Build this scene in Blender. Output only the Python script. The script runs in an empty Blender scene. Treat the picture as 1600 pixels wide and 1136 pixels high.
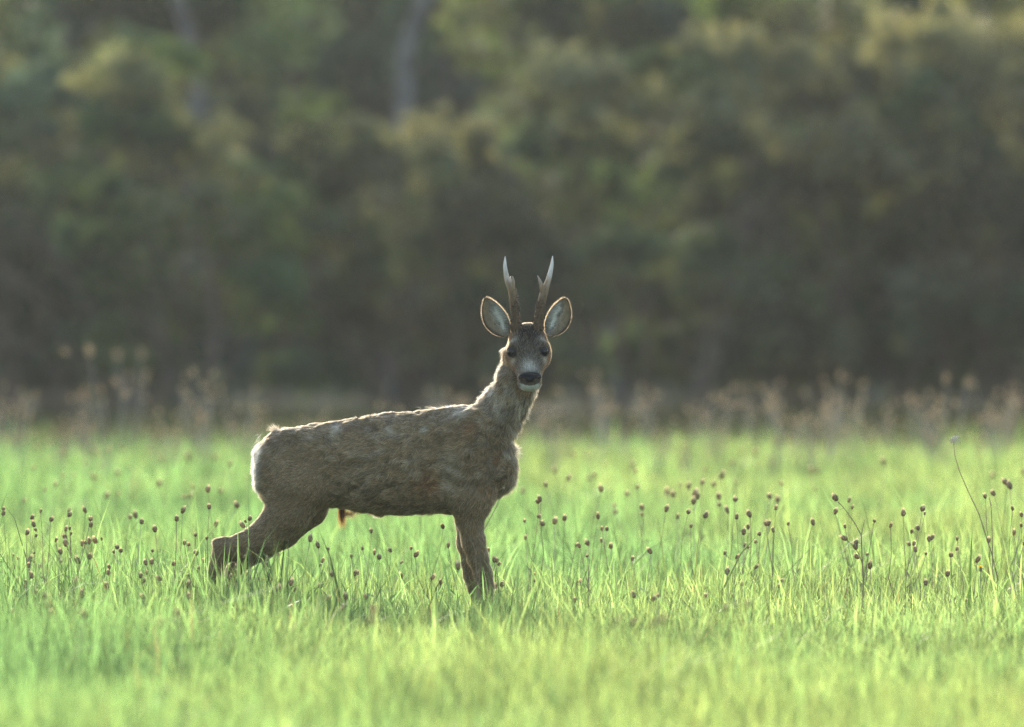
import bpy, math, random
import numpy as np
from mathutils import Vector, Matrix, Quaternion

scene = bpy.context.scene
COL = scene.collection
R = math.radians

# ------------------------------------------------------------------ camera
FOCUS = 30.0
cam_data = bpy.data.cameras.new("camera")
cam_data.sensor_width = 36.0
cam_data.lens = 364.5                      # long telephoto
cam_data.clip_start = 1.0
cam_data.clip_end = 2000.0
cam_data.dof.use_dof = True
cam_data.dof.focus_distance = FOCUS
cam_data.dof.aperture_fstop = 3.9
camera = bpy.data.objects.new("camera", cam_data)
COL.objects.link(camera)
camera.location = (0.0, -30.0, 1.0)
camera.rotation_euler = (R(90.0 - 0.435), 0.0, 0.0)
scene.camera = camera

# ------------------------------------------------------------------ sky, sun, exposure
SUN_EL, SUN_AZ = 14.0, -9.0                # azimuth from +Y (behind the deer), negative = to the left
world = bpy.data.worlds.new("World")
scene.world = world
world.use_nodes = True
wn, wl = world.node_tree.nodes, world.node_tree.links
wn.clear()
sky_tex = wn.new("ShaderNodeTexSky")
sky_tex.sky_type = 'NISHITA'
sky_tex.sun_disc = False
sky_tex.sun_elevation = R(SUN_EL)
sky_tex.sun_rotation = R(SUN_AZ)
sky_tex.dust_density = 1.6
bg = wn.new("ShaderNodeBackground")
bg.inputs["Strength"].default_value = 0.15
wo = wn.new("ShaderNodeOutputWorld")
wl.new(sky_tex.outputs[0], bg.inputs[0])
wl.new(bg.outputs[0], wo.inputs[0])

sun_data = bpy.data.lights.new("sun", 'SUN')
sun_data.energy = 2.4
sun_data.angle = R(0.6)
sun_data.color = (1.0, 0.92, 0.78)
sun = bpy.data.objects.new("sun", sun_data)
COL.objects.link(sun)
sd = Vector((math.sin(R(SUN_AZ)) * math.cos(R(SUN_EL)), math.cos(R(SUN_AZ)) * math.cos(R(SUN_EL)), math.sin(R(SUN_EL))))
sun.rotation_euler = sd.to_track_quat('Z', 'Y').to_euler()
sun.location = sd * 60

scene.render.engine = 'CYCLES'
scene.view_settings.view_transform = 'Standard'
scene.view_settings.look = 'None'
scene.view_settings.exposure = 1.9
scene.view_settings.gamma = 1.0
scene.view_settings.use_curve_mapping = False
cy = scene.cycles
cy.use_denoising = True
cy.denoising_prefilter = 'NONE'
cy.use_adaptive_sampling = True
cy.adaptive_threshold = 0.015
cy.max_bounces = 7
cy.diffuse_bounces = 3
cy.glossy_bounces = 2
cy.transmission_bounces = 4
cy.transparent_max_bounces = 8
cy.sample_clamp_indirect = 6.0

# ------------------------------------------------------------------ helpers
def tag(o, label=None, cat=None, group=None, kind=None):
    if label: o["label"] = label
    if cat: o["category"] = cat
    if group: o["group"] = group
    if kind: o["kind"] = kind
    return o

def empty(name, loc=(0, 0, 0)):
    o = bpy.data.objects.new(name, None)
    o.empty_display_size = 0.05
    o.location = loc
    COL.objects.link(o)
    return o

def link(name, mesh, parent=None, mat=None):
    o = bpy.data.objects.new(name, mesh)
    COL.objects.link(o)
    if parent is not None: o.parent = parent
    if mat is not None and len(mesh.materials) == 0: mesh.materials.append(mat)
    return o

def np_mesh(name, verts, tris=None, quads=None, smooth=False, colors=None, attr="tint"):
    me = bpy.data.meshes.new(name)
    verts = np.ascontiguousarray(verts, dtype=np.float32)
    nq = 0 if quads is None else len(quads)
    nt = 0 if tris is None else len(tris)
    me.vertices.add(len(verts))
    me.vertices.foreach_set("co", verts.ravel())
    me.loops.add(nq * 4 + nt * 3)
    parts = []
    if nq: parts.append(np.asarray(quads, dtype=np.int32).ravel())
    if nt: parts.append(np.asarray(tris, dtype=np.int32).ravel())
    me.loops.foreach_set("vertex_index", np.concatenate(parts))
    me.polygons.add(nq + nt)
    tot = np.concatenate([np.full(nq, 4, np.int32), np.full(nt, 3, np.int32)])
    start = np.concatenate([[0], np.cumsum(tot)[:-1]]).astype(np.int32)
    me.polygons.foreach_set("loop_start", start)
    if smooth:
        me.polygons.foreach_set("use_smooth", np.ones(nq + nt, dtype=bool))
    if colors is not None:
        a = me.attributes.new(attr, 'FLOAT_COLOR', 'POINT')
        c = np.ones((len(verts), 4), np.float32)
        c[:, :3] = colors
        a.data.foreach_set("color", c.ravel())
    me.update(calc_edges=True)
    return me

def srgb(r, g, b):
    f = lambda c: c / 12.92 if c <= 0.04045 else ((c + 0.055) / 1.055) ** 2.4
    return np.array([f(r / 255), f(g / 255), f(b / 255)])

_rng0 = np.random.default_rng(11)
_LAT = _rng0.random((32, 32, 32)).astype(np.float32)
def vnoise(p):
    p = np.asarray(p, np.float32)
    i = np.floor(p).astype(np.int64)
    f = p - i
    f = f * f * (3 - 2 * f)
    i &= 31
    j = (i + 1) & 31
    x0, y0, z0 = i[..., 0], i[..., 1], i[..., 2]
    x1, y1, z1 = j[..., 0], j[..., 1], j[..., 2]
    fx, fy, fz = f[..., 0], f[..., 1], f[..., 2]
    L = _LAT
    a = L[x0, y0, z0] * (1 - fx) + L[x1, y0, z0] * fx
    b = L[x0, y1, z0] * (1 - fx) + L[x1, y1, z0] * fx
    c = L[x0, y0, z1] * (1 - fx) + L[x1, y0, z1] * fx
    d = L[x0, y1, z1] * (1 - fx) + L[x1, y1, z1] * fx
    return (a * (1 - fy) + b * fy) * (1 - fz) + (c * (1 - fy) + d * fy) * fz
def fbm(p, o=3):
    s, a, t = 0, 1.0, 0
    p = np.asarray(p, np.float32)
    for k in range(o):
        s = s + a * vnoise(p * 2 ** k + 7.3 * k); t += a; a *= 0.5
    return s / t

def smooth01(x, a, b):
    t = np.clip((x - a) / (b - a), 0, 1)
    return t * t * (3 - 2 * t)

def tube(pts, rad, n=6, cap=True):
    """verts, tris, quads of a round tube along pts with one radius per point"""
    pts = [Vector(p) for p in pts]
    V, Q, T = [], [], []
    up = Vector((0.31, 0.84, 0.22))
    for i, p in enumerate(pts):
        d = (pts[min(i + 1, len(pts) - 1)] - pts[max(i - 1, 0)]).normalized()
        b = d.cross(up)
        if b.length < 1e-4: b = d.cross(Vector((1, 0, 0)))
        b.normalize()
        c = d.cross(b).normalized()
        for k in range(n):
            a = 2 * math.pi * k / n
            V.append(p + (b * math.cos(a) + c * math.sin(a)) * rad[i])
        if i:
            o = (i - 1) * n
            for k in range(n):
                Q.append((o + k, o + (k + 1) % n, o + n + (k + 1) % n, o + n + k))
    if cap:
        for base, pt in ((0, pts[0]), ((len(pts) - 1) * n, pts[-1])):
            V.append(pt); j = len(V) - 1
            for k in range(n):
                T.append((base + k, base + (k + 1) % n, j))
    return V, T, Q

class MB:
    def __init__(s): s.V, s.T, s.Q = [], [], []
    def add(s, V, T=(), Q=()):
        o = len(s.V)
        s.V += [tuple(v) for v in V]
        s.T += [tuple(i + o for i in t) for t in T]
        s.Q += [tuple(i + o for i in q) for q in Q]
        return s
    def tube(s, pts, rad, n=6): return s.add(*tube(pts, rad, n))
    def mesh(s, name, smooth=True):
        return np_mesh(name, np.array(s.V), s.T or None, s.Q or None, smooth)

# ------------------------------------------------------------------ materials
def new_mat(name):
    m = bpy.data.materials.new(name)
    m.use_nodes = True
    nt = m.node_tree
    nt.nodes.clear()
    out = nt.nodes.new("ShaderNodeOutputMaterial")
    return m, nt, out

def leaf_material(name, attr=None, color=None, trans=0.5, trans_gain=(1.6, 1.5, 0.9), rough=0.45, spec=0.5, var=0.25, nscale=2.0):
    m, nt, out = new_mat(name)
    N, L = nt.nodes, nt.links
    if attr:
        a = N.new("ShaderNodeAttribute"); a.attribute_name = attr
        csrc = a.outputs["Color"]
    else:
        a = N.new("ShaderNodeRGB"); a.outputs[0].default_value = (*color, 1)
        csrc = a.outputs[0]
    tc = N.new("ShaderNodeTexCoord")
    nz = N.new("ShaderNodeTexNoise"); nz.inputs["Scale"].default_value = nscale; nz.inputs["Detail"].default_value = 4
    L.new(tc.outputs["Object"], nz.inputs["Vector"])
    mr = N.new("ShaderNodeMapRange")
    mr.inputs[1].default_value = 0.3; mr.inputs[2].default_value = 0.7
    mr.inputs[3].default_value = 1 - var; mr.inputs[4].default_value = 1 + var
    L.new(nz.outputs["Fac"], mr.inputs[0])
    mx = N.new("ShaderNodeVectorMath"); mx.operation = 'SCALE'
    L.new(csrc, mx.inputs[0]); L.new(mr.outputs[0], mx.inputs["Scale"])
    pb = N.new("ShaderNodeBsdfPrincipled")
    pb.inputs["Roughness"].default_value = rough
    pb.inputs["Specular IOR Level"].default_value = spec
    L.new(mx.outputs[0], pb.inputs["Base Color"])
    tr = N.new("ShaderNodeBsdfTranslucent")
    tg = N.new("ShaderNodeVectorMath"); tg.operation = 'MULTIPLY'
    tg.inputs[1].default_value = trans_gain
    L.new(mx.outputs[0], tg.inputs[0]); L.new(tg.outputs[0], tr.inputs["Color"])
    ms = N.new("ShaderNodeMixShader"); ms.inputs[0].default_value = trans
    L.new(pb.outputs[0], ms.inputs[1]); L.new(tr.outputs[0], ms.inputs[2])
    L.new(ms.outputs[0], out.inputs["Surface"])
    return m

def solid_material(name, c1, c2, scale=20.0, rough=0.8, spec=0.3, bump=0.0, detail=5):
    m, nt, out = new_mat(name)
    N, L = nt.nodes, nt.links
    tc = N.new("ShaderNodeTexCoord")
    nz = N.new("ShaderNodeTexNoise"); nz.inputs["Scale"].default_value = scale; nz.inputs["Detail"].default_value = detail
    L.new(tc.outputs["Object"], nz.inputs["Vector"])
    cr = N.new("ShaderNodeValToRGB")
    cr.color_ramp.elements[0].position = 0.32; cr.color_ramp.elements[0].color = (*c1, 1)
    cr.color_ramp.elements[1].position = 0.68; cr.color_ramp.elements[1].color = (*c2, 1)
    L.new(nz.outputs["Fac"], cr.inputs[0])
    pb = N.new("ShaderNodeBsdfPrincipled")
    pb.inputs["Roughness"].default_value = rough
    pb.inputs["Specular IOR Level"].default_value = spec
    L.new(cr.outputs[0], pb.inputs["Base Color"])
    if bump:
        bp = N.new("ShaderNodeBump"); bp.inputs["Strength"].default_value = bump; bp.inputs["Distance"].default_value = 0.002
        L.new(nz.outputs["Fac"], bp.inputs["Height"]); L.new(bp.outputs[0], pb.inputs["Normal"])
    L.new(pb.outputs[0], out.inputs["Surface"])
    return m

M_GRASS = leaf_material("grass_blade", attr="tint", trans=0.5, trans_gain=(2.1, 2.0, 1.4), rough=0.5, spec=0.14, var=0.15, nscale=1.2)
M_SOIL = solid_material("soil", (0.035, 0.03, 0.015), (0.06, 0.07, 0.02), scale=3.0, rough=0.95, spec=0.1)
M_STALK = solid_material("dry_stalk", (0.10, 0.075, 0.045), (0.20, 0.15, 0.09), scale=30, rough=0.7)
M_GREENSTALK = solid_material("green_stalk", (0.07, 0.12, 0.03), (0.14, 0.19, 0.06), scale=30, rough=0.6)
M_PALESTALK = solid_material("pale_stalk", (0.20, 0.18, 0.14), (0.32, 0.28, 0.21), scale=20, rough=0.8)
M_BARK = solid_material("bark", (0.075, 0.072, 0.066), (0.165, 0.16, 0.15), scale=9, rough=0.95, spec=0.1, bump=0.4)
M_TWIG = solid_material("twig", (0.07, 0.055, 0.04), (0.15, 0.12, 0.09), scale=9, rough=0.95, spec=0.1)

# ================================================================== SETTING
# ------------------------------------------------------------------ ground
def build_ground():
    n = 80
    xs = np.concatenate([np.linspace(-60, -30, 6), np.linspace(-24, 24, 49), np.linspace(30, 60, 6)])
    ys = np.concatenate([np.linspace(-41, -36, 3), np.linspace(-34, 80, 60), np.linspace(83, 90, 3)])
    X, Y = np.meshgrid(xs, ys)
    Z = np.zeros_like(X)
    far = (np.abs(X) > 29) | (Y > 85) | (Y < -36)
    Z = np.where(far, -0.02, (vnoise(np.stack([X * .35, Y * .35, X * 0 + .5], -1)) - .5) * 0.02 - 0.012)
    V = np.stack([X, Y, Z], -1).reshape(-1, 3)
    w = len(xs)
    q = [(j * w + i, j * w + i + 1, (j + 1) * w + i + 1, (j + 1) * w + i) for j in range(len(ys) - 1) for i in range(w - 1)]
    me = np_mesh("ground", V, None, q, True)
    o = link("ground", me, None, M_SOIL)
    tag(o, kind="structure")
build_ground()

# ------------------------------------------------------------------ meadow grass
G_A = np.array([0.108, 0.196, 0.088])      # fresh green
G_B = np.array([0.166, 0.222, 0.092])      # yellow green
G_C = np.array([0.058, 0.125, 0.055])      # bluish green
G_D = np.array([0.16, 0.125, 0.07])         # dry blade

def grass_patch(name, y0, y1, density, seed, hmul=1.0, wid=(0.003, 0.0055), seg=3, margin=1.1, tuft=9, dry=0.006, tone=None):
    rng = np.random.default_rng(seed)
    Y = y0; rows = []
    half0, half1 = 1.49 * (y0 + 30) / 30 + margin, 1.49 * (y1 + 30) / 30 + margin
    area = (half0 + half1) * (y1 - y0)
    nt_ = int(area * density / tuft)
    v = rng.random(nt_)
    cyy = y0 + (np.sqrt(half0 ** 2 + v * (half1 ** 2 - half0 ** 2)) - half0) / (half1 - half0) * (y1 - y0)
    half = 1.49 * (cyy + 30) / 30 + margin
    cx = (rng.random(nt_) * 2 - 1) * half
    tn = fbm(np.stack([cx * .9, cyy * .5, cx * 0 + 3.1], -1), 3)            # height patches
    th = 0.085 + 0.085 * smooth01(tn, 0.3, 0.75) + rng.normal(0, .012, nt_)
    big = rng.random(nt_) < 0.10
    th[big] *= rng.uniform(1.25, 1.9, nt_)[big]
    hue = fbm(np.stack([cx * .55 + 9, cyy * .25, cx * 0 + 8.7], -1), 3)
    N = nt_ * tuft
    idx = np.repeat(np.arange(nt_), tuft)
    sp = np.where(big, 0.035, 0.055)[idx]
    ox, oy = rng.normal(0, 1, N) * sp, rng.normal(0, 1, N) * sp
    x, y = cx[idx] + ox, cyy[idx] + oy
    h = np.clip(th[idx] * rng.uniform(0.55, 1.25, N) * hmul, 0.04, 0.50)
    w = rng.uniform(wid[0], wid[1], N)
    out = np.arctan2(oy, ox) + rng.normal(0, .9, N)                            # lean direction
    lean = np.abs(rng.normal(0.28, 0.25, N)) * h
    face = rng.uniform(0, math.pi, N)
    droop = rng.random(N) < 0.22
    lean[droop] *= 1.7
    S = [0, .38, .74, 1.0] if seg == 3 else [0, .55, 1.0]
    WW = [.8, 1.0, .62, 0] if seg == 3 else [.9, .8, 0]
    fx, fy = np.cos(face), np.sin(face)
    lx, ly = np.cos(out), np.sin(out)
    twist = rng.normal(0, .5, N)
    rowsV = []
    for s, ww in zip(S, WW):
        px = x + lx * lean * s ** 2
        py = y + ly * lean * s ** 2
        pz = h * (s - 0.28 * (lean / h) * s ** 3 * np.where(droop, 1.0, .6))
        a = face + twist * s
        ax, ay = np.cos(a) * w * .5 * ww, np.sin(a) * w * .5 * ww
        if ww > 0:
            rowsV.append(np.stack([px - ax, py - ay, pz], -1)); rowsV.append(np.stack([px + ax, py + ay, pz], -1))
        else:
            rowsV.append(np.stack([px, py, pz], -1))
    V = np.stack(rowsV, 1)
    k = V.shape[1]
    b = (np.arange(N) * k)[:, None]
    quads = [b + np.array([[0, 1, 3, 2]])]
    if seg == 3: quads.append(b + np.array([[2, 3, 5, 4]]))
    tris = b + (np.array([[4, 5, 6]]) if seg == 3 else np.array([[2, 3, 4]]))
    m = np.clip((hue[idx] - .5) * 2.4 + .40 + x * 0.16 + rng.normal(0, .18, N), 0, 1)[:, None]
    c = G_A * (1 - m) + G_B * m
    bl = (rng.random(N) < np.where(big, .5, .12)[idx])[:, None]
    c = np.where(bl, c * .35 + G_C * .65, c)
    c = c * (rng.uniform(.35, 1.65, N) * rng.uniform(.72, 1.28, nt_)[idx])[:, None]
    dr = (rng.random(N) < dry)[:, None]
    c = np.where(dr, G_D * rng.uniform(.6, 1.2, N)[:, None], c)
    if tone is not None: c = c * .12 + np.array(tone) * rng.uniform(.5, 1.4, N)[:, None]
    C = np.repeat(c[:, None, :], k, 1)
    me = np_mesh(name, V.reshape(-1, 3), tris, np.concatenate(quads), False, C.reshape(-1, 3))
    o = link("meadow_grass", me, None, M_GRASS)
    return o

def build_grass():
    o = grass_patch("rough grass under the hedge", 27.3, 43.0, 420, 5, 1.15, (.008, .014), 2, margin=6.0, tuft=8, tone=(.030, .026, .016))
    tag(o, "dull brown rough grass along the foot of the hedge", "grass", kind="stuff")
    o = grass_patch("long blades", -2.6, 2.8, 170, 6, 1.75, (.0032, .0072), 3, tuft=4, tone=None)
    tag(o, "longer single grass blades standing out around the deer", "grass", kind="stuff")
    o = grass_patch("thatch", -3.0, 3.2, 420, 7, .75, (.002, .004), 2, tuft=5, tone=(.13, .10, .055))
    tag(o, "low dry brown thatch between the green blades", "grass", kind="stuff")
    spec = [("grass near the camera", -9.2, -3.2, 2600, 1, 1.0, (.0035, .006), 2, 9),
            ("grass round the deer", -3.2, 3.4, 3400, 2, 1.06, (.0026, .0062), 3, 9),
            ("grass behind the deer", 3.4, 14.0, 1500, 3, 1.05, (.0045, .008), 2, 9),
            ("grass of the far half", 14.0, 27.5, 850, 4, 1.1, (.007, .012), 2, 8)]
    lab = ["out of focus bright green grass in the nearest strip of meadow",
           "sharp bright green grass blades around the deer's feet",
           "softly blurred green grass just behind the deer",
           "strongly blurred pale green grass at the far side of meadow"]
    for (nm, a, b, d, s, hm, w, sg, tf), lb in zip(spec, lab):
        o = grass_patch(nm, a, b, d, s, hm, w, sg, margin=(1.5, 1.5, 2.4, 4.2)[s - 1], tuft=tf)
        tag(o, lb, "grass", kind="stuff")
build_grass()

# ------------------------------------------------------------------ shrubs and trees
def leaf_cloud(rng, centres, rad, per, size, squash=0.8, up=0.35):
    """leaf-sized rhombic faces round clump centres: verts, quads, clump index"""
    n = len(centres) * per
    idx = np.repeat(np.arange(len(centres)), per)
    d = rng.normal(0, 1, (n, 3)); d /= np.linalg.norm(d, axis=1)[:, None]
    r = rng.random(n) ** 0.45
    p = centres[idx] + d * (r * rad[idx])[:, None] * np.array([1, 1, squash])
    nrm = rng.normal(0, 1, (n, 3)) + np.array([0, 0, up]) + d * .5
    nrm /= np.linalg.norm(nrm, axis=1)[:, None]
    t = np.cross(nrm, rng.normal(0, 1, (n, 3))); t /= np.linalg.norm(t, axis=1)[:, None]
    b = np.cross(nrm, t)
    s = (size * rng.uniform(.6, 1.35, n))[:, None]
    fold = nrm * s * .18
    V = np.stack([p - t * s, p + b * s * .48 - fold, p + t * s, p - b * s * .48 - fold], 1).reshape(-1, 3)
    q = (np.arange(n) * 4)[:, None] + np.arange(4)[None]
    return V, q, idx

def limb(rng, mb, p, d, length, r, depth, ends, nseg=4, wob=.25, n=5):
    pts, rr = [p.copy()], [r]
    dd = d.normalized()
    for i in range(nseg):
        dd = (dd + Vector(rng.normal(0, wob, 3)) * .5 + Vector((0, 0, .06))).normalized()
        pts.append(pts[-1] + dd * (length / nseg)); rr.append(r * (1 - .62 * (i + 1) / nseg))
    mb.tube(pts, rr, n)
    if depth == 0:
        ends.append(pts[-1]); ends.append(pts[-2]); return
    for k in range(int(rng.integers(2, 4))):
        j = int(rng.integers(1, nseg + 1))
        a = rng.normal(0, .75, 3); a[2] = a[2] * .5 + .15
        limb(rng, mb, pts[j], dd + Vector(a), length * rng.uniform(.5, .75), rr[j] * .72, depth - 1, ends, max(2, nseg - 1), wob, max(3, n - 1))
    ends.append(pts[-1])

def shrub_meshes(seed, w, h, palette, per=62, size=.05, nclump=85):
    rng = np.random.default_rng(seed)
    mb, ends = MB(), []
    for k in range(11):
        a = rng.uniform(0, 6.283); r0 = rng.uniform(0, w * .3)
        p = Vector((math.cos(a) * r0, math.sin(a) * r0 * .7, -.03))
        d = Vector((math.cos(a) * rng.uniform(.15, .8), math.sin(a) * rng.uniform(.1, .6), 1.0))
        limb(rng, mb, p, d, h * rng.uniform(.55, .8), rng.uniform(.018, .04), 2, ends, 4, .3, 5)
    e = np.array([list(v) for v in ends])
    e = e[(e[:, 2] < h * 1.05) & (e[:, 2] > .1)]
    e = e[rng.permutation(len(e))[:nclump // 2]]
    # extra clumps fill the outline of the bush: uneven dome
    m = 20                                                       # lobes of the outline, hollows between them
    th, u = rng.uniform(0, 6.283, m), (np.arange(m) + rng.random(m)) / m
    zz = h * (.05 + .86 * u)
    prof = w * .5 * np.sqrt(np.clip(1 - (np.abs(zz / h - .42) / .62) ** 2.2, .05, 1)) * rng.uniform(.55, 1.0, m)
    lobe = np.stack([np.cos(th) * prof, np.sin(th) * prof * .85, zz], -1)
    lr = rng.uniform(.22, .50, m)
    k = 9
    d = rng.normal(0, 1, (m, k, 3)); d[..., 2] = np.abs(d[..., 2]) * .9 + .1; d /= np.linalg.norm(d, axis=-1)[..., None]
    e2 = (lobe[:, None] + d * lr[:, None, None]).reshape(-1, 3)
    c = np.concatenate([e[:24], e2]); rad = np.concatenate([rng.uniform(.2, .4, len(e[:24])), rng.uniform(.10, .22, len(e2))])
    lobe_id = np.concatenate([np.full(len(e[:24]), -1), np.repeat(np.arange(m), k)])
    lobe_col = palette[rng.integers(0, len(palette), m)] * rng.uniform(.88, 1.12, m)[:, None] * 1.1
    lit_top = (rng.random(m) < .6) & (u > .55)                    # sunlit tops painted in: pale leaf colour on many upper lobes
    lobe_col[lit_top] = np.array([.190, .172, .115]) * rng.uniform(.8, 1.2, lit_top.sum())[:, None]
    V, q, idx = leaf_cloud(rng, c, rad, per, size)
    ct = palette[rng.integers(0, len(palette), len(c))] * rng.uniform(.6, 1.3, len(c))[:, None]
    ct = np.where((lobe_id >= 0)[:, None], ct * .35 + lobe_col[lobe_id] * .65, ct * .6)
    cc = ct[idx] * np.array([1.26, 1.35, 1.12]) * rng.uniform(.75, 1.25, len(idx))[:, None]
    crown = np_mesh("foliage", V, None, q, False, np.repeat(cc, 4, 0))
    return mb.mesh("branches"), crown

M_HEDGE = leaf_material("hedge_leaf", attr="tint", trans=0.42, trans_gain=(1.6, 1.5, .9), rough=.7, spec=.15, var=.15, nscale=.6)
P_BROWN = np.array([[.092, .092, .060], [.068, .086, .046], [.110, .108, .088], [.058, .080, .048], [.046, .050, .032]])
P_GREEN = np.array([[.052, .090, .042], [.088, .120, .050], [.056, .086, .058], [.095, .105, .055], [.038, .058, .032]])
P_COOL = np.array([[.050, .088, .070], [.072, .108, .092], [.096, .118, .105], [.052, .080, .052], [.038, .054, .038]])
P_OLIVE = np.array([[.130, .155, .060], [.105, .140, .055], [.15, .150, .080], [.075, .100, .045], [.055, .070, .032]])

def copy_thing(root, loc, rz, sc):
    r = root.copy(); COL.objects.link(r)
    r.location = loc; r.rotation_euler = (0, 0, rz); r.scale = (sc, sc, sc)
    for ch in root.children:
        c = ch.copy(); COL.objects.link(c); c.parent = r
    return r

def ordinal(i, n, noun):
    w = ["leftmost"] + [q + " from left" for q in ("second", "third", "fourth", "fifth", "sixth", "seventh", "eighth", "ninth", "tenth")]
    if n == 1: return noun
    if i == n - 1: return "rightmost of the " + noun
    if i < 10: return w[i] + " of the " + noun
    return "%s from right of the %s" % (["", "second", "third", "fourth", "fifth", "sixth", "seventh", "eighth", "ninth", "tenth", "eleventh", "twelfth"][n - 1 - i], noun)

def build_hedge():
    protos = []
    for i, (w, h, pal) in enumerate([(2.6, 2.9, P_COOL), (2.6, 2.8, P_BROWN), (2.4, 3.0, P_GREEN), (2.7, 2.7, P_BROWN), (2.5, 2.9, P_COOL)]):
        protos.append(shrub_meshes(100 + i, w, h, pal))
    def shrub(name, k, x, y, rz, sc, sz=None):
        r = empty(name, (x, y, 0)); r.rotation_euler = (0, 0, rz); r.scale = (sc, sc, sz or sc)
        link("branches", protos[k][0], r, M_TWIG)
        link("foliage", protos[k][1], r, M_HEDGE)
        return r
    # front row: the dark scrub that closes the field
    row = [(-11.6, 43.6, 2, 2.1, 1.0), (-9.4, 43.2, 4, 4.1, 1.0), (-7.4, 43.4, 0, .3, 1.0), (-5.4, 43.0, 4, 1.2, 1.02), (-3.6, 43.6, 0, 2.3, .98), (-2.2, 42.7, 2, 4.0, .88), (-.6, 43.5, 1, 5.2, .80),
           (1.0, 42.8, 3, .8, 1.05), (2.5, 43.4, 1, 3.1, 1.06), (4.0, 42.9, 3, 1.9, 1.02), (5.6, 43.5, 1, 4.4, 1.04), (7.4, 43.0, 3, 2.7, 1.0), (9.4, 43.4, 1, .9, 1.02), (11.6, 43.1, 0, 3.6, 1.0)]
    look = ["cool grey green", "brownish green", "dull green", "brown", "blue grey green"]
    for i, (x, y, k, rz, sc) in enumerate(row):
        r = shrub("hedge_shrub", k, x, y, rz, sc)
        tag(r, ordinal(i, len(row), "blurred dark shrubs closing the field"), "shrub", "shrubs of the front hedge row")
    # second row, taller, closing the gaps
    row2 = [(-10.6, 47.6, 2, 1.1, 1.05), (-8.6, 47.2, 4, 3.9, 1.05), (-6.6, 47.4, 2, .5, 1.05), (-4.4, 47.9, 4, 1.7, 1.0), (-2.9, 46.8, 2, 2.9, .9), (-.75, 47.6, 4, 3.3, .74), (1.6, 47.4, 2, .2, 1.08),
            (3.3, 47.9, 3, 1.0, 1.12), (5.0, 47.2, 2, 5.0, 1.08), (6.9, 47.8, 1, 2.0, 1.1), (9.0, 47.3, 2, 4.4, 1.1), (11.0, 47.7, 3, .6, 1.08)]
    for i, (x, y, k, rz, sc) in enumerate(row2):
        r = shrub("tall_shrub", k, x, y, rz, sc)
        tag(r, ordinal(i, len(row2), "taller blurred shrubs behind the hedge"), "shrub", "taller shrubs behind the hedge")

def tree_meshes(seed, H, r0, palette, low=1.3, per=70, size=.07, lean=0.0):
    rng = np.random.default_rng(seed)
    mb, ends = MB(), []
    pts, rr = [Vector((0, 0, -.1))], [r0 * 1.35]
    for i in range(1, 11):
        z = H * .78 * i / 10
        pts.append(Vector((lean * z + rng.normal(0, .05), rng.normal(0, .05), z))); rr.append(r0 * (1.05 - .85 * i / 10))
    mb.tube(pts, rr, 9)
    for i in range(30):
        z = rng.uniform(low, H * .74)
        j = min(9, int(z / (H * .78) * 10)); p = pts[j].lerp(pts[j + 1], .5)
        a = rng.uniform(0, 6.283)
        L = H * .30 * (1.15 - .55 * z / H) * rng.uniform(.7, 1.15)
        limb(rng, mb, p, Vector((math.cos(a), math.sin(a), rng.uniform(.1, .6))), L, rr[j] * .42, 1, ends, 4, .28, 5)
    c = np.array([list(v) for v in ends]); c = c[c[:, 2] > low * .8]
    rad = rng.uniform(.25, .5, len(c))
    V, q, idx = leaf_cloud(rng, c, rad, per, size)
    ct = palette[rng.integers(0, len(palette), len(c))] * rng.uniform(.7, 1.3, len(c))[:, None]
    cc = ct[idx] * rng.uniform(.75, 1.25, len(idx))[:, None]
    return mb.mesh("trunk"), np_mesh("crown", V, None, q, False, np.repeat(cc, 4, 0))

def build_trees():
    ms = [tree_meshes(301, 6.0, .125, P_OLIVE, low=3.9, per=18), tree_meshes(302, 4.8, .09, P_GREEN, low=.8, per=75, size=.08), tree_meshes(303, 4.4, .08, P_OLIVE, low=.7, per=75, size=.08)]
    rows = [(-13.6, 59.5, 2, 3.4), (-11.0, 58.5, 1, 5.1), (-8.2, 60, 1, .4), (-5.4, 58.0, 2, 1.3), (-3.4, 61.5, 1, 2.2), (-.83, 49.6, 0, 3.1), (-2.5, 51.5, 0, 1.0), (.9, 60, 2, 5.6), (3.0, 58.5, 1, 4.7), (5.0, 60.5, 2, .9), (7.2, 58.5, 1, 2.6), (9.4, 61, 2, 4.0), (11.8, 59, 1, 1.7), (14.0, 60, 2, .2)]
    for i, (x, y, k, rz) in enumerate(rows):
        r = empty("woodland_tree", (x, y, 0)); r.rotation_euler = (0, 0, rz)
        link("trunk", ms[k][0], r, M_BARK); link("crown", ms[k][1], r, M_HEDGE)
        lb = {-.83: "grey tree trunk standing above the hedge left of the deer's antlers", -2.5: "faint dark trunk above the hedge in the upper left"}.get(x)
        tag(r, lb, "tree", "woodland trees behind the hedge")
    others = [o for o in COL.objects if o.name.startswith("woodland_tree") and "label" not in o]
    others.sort(key=lambda o: o.location.x / (o.location.y + 30))
    for i, o in enumerate(others):
        o["label"] = ordinal(i, len(others), "blurred leafy trees filling the background")
    # a wood that reads as one mass closes the view farther back
    rng = np.random.default_rng(77)
    n = 3900
    c = np.stack([rng.uniform(-21, 21, n), rng.uniform(76, 88, n), rng.random(n) ** 1.1 * 5.2 + .1], -1)
    V, q, idx = leaf_cloud(rng, c, rng.uniform(.4, .9, n), 45, .20)
    cc = P_GREEN[rng.integers(0, 4, n)][idx] * rng.uniform(.6, 1.2, len(idx))[:, None]
    o = link("far_wood", np_mesh("far_wood", V, None, q, False, np.repeat(cc, 4, 0)), None, M_HEDGE)
    tag(o, "dark green blurred wood far behind the hedge", "wood", kind="stuff")
build_hedge()
build_trees()

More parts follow.
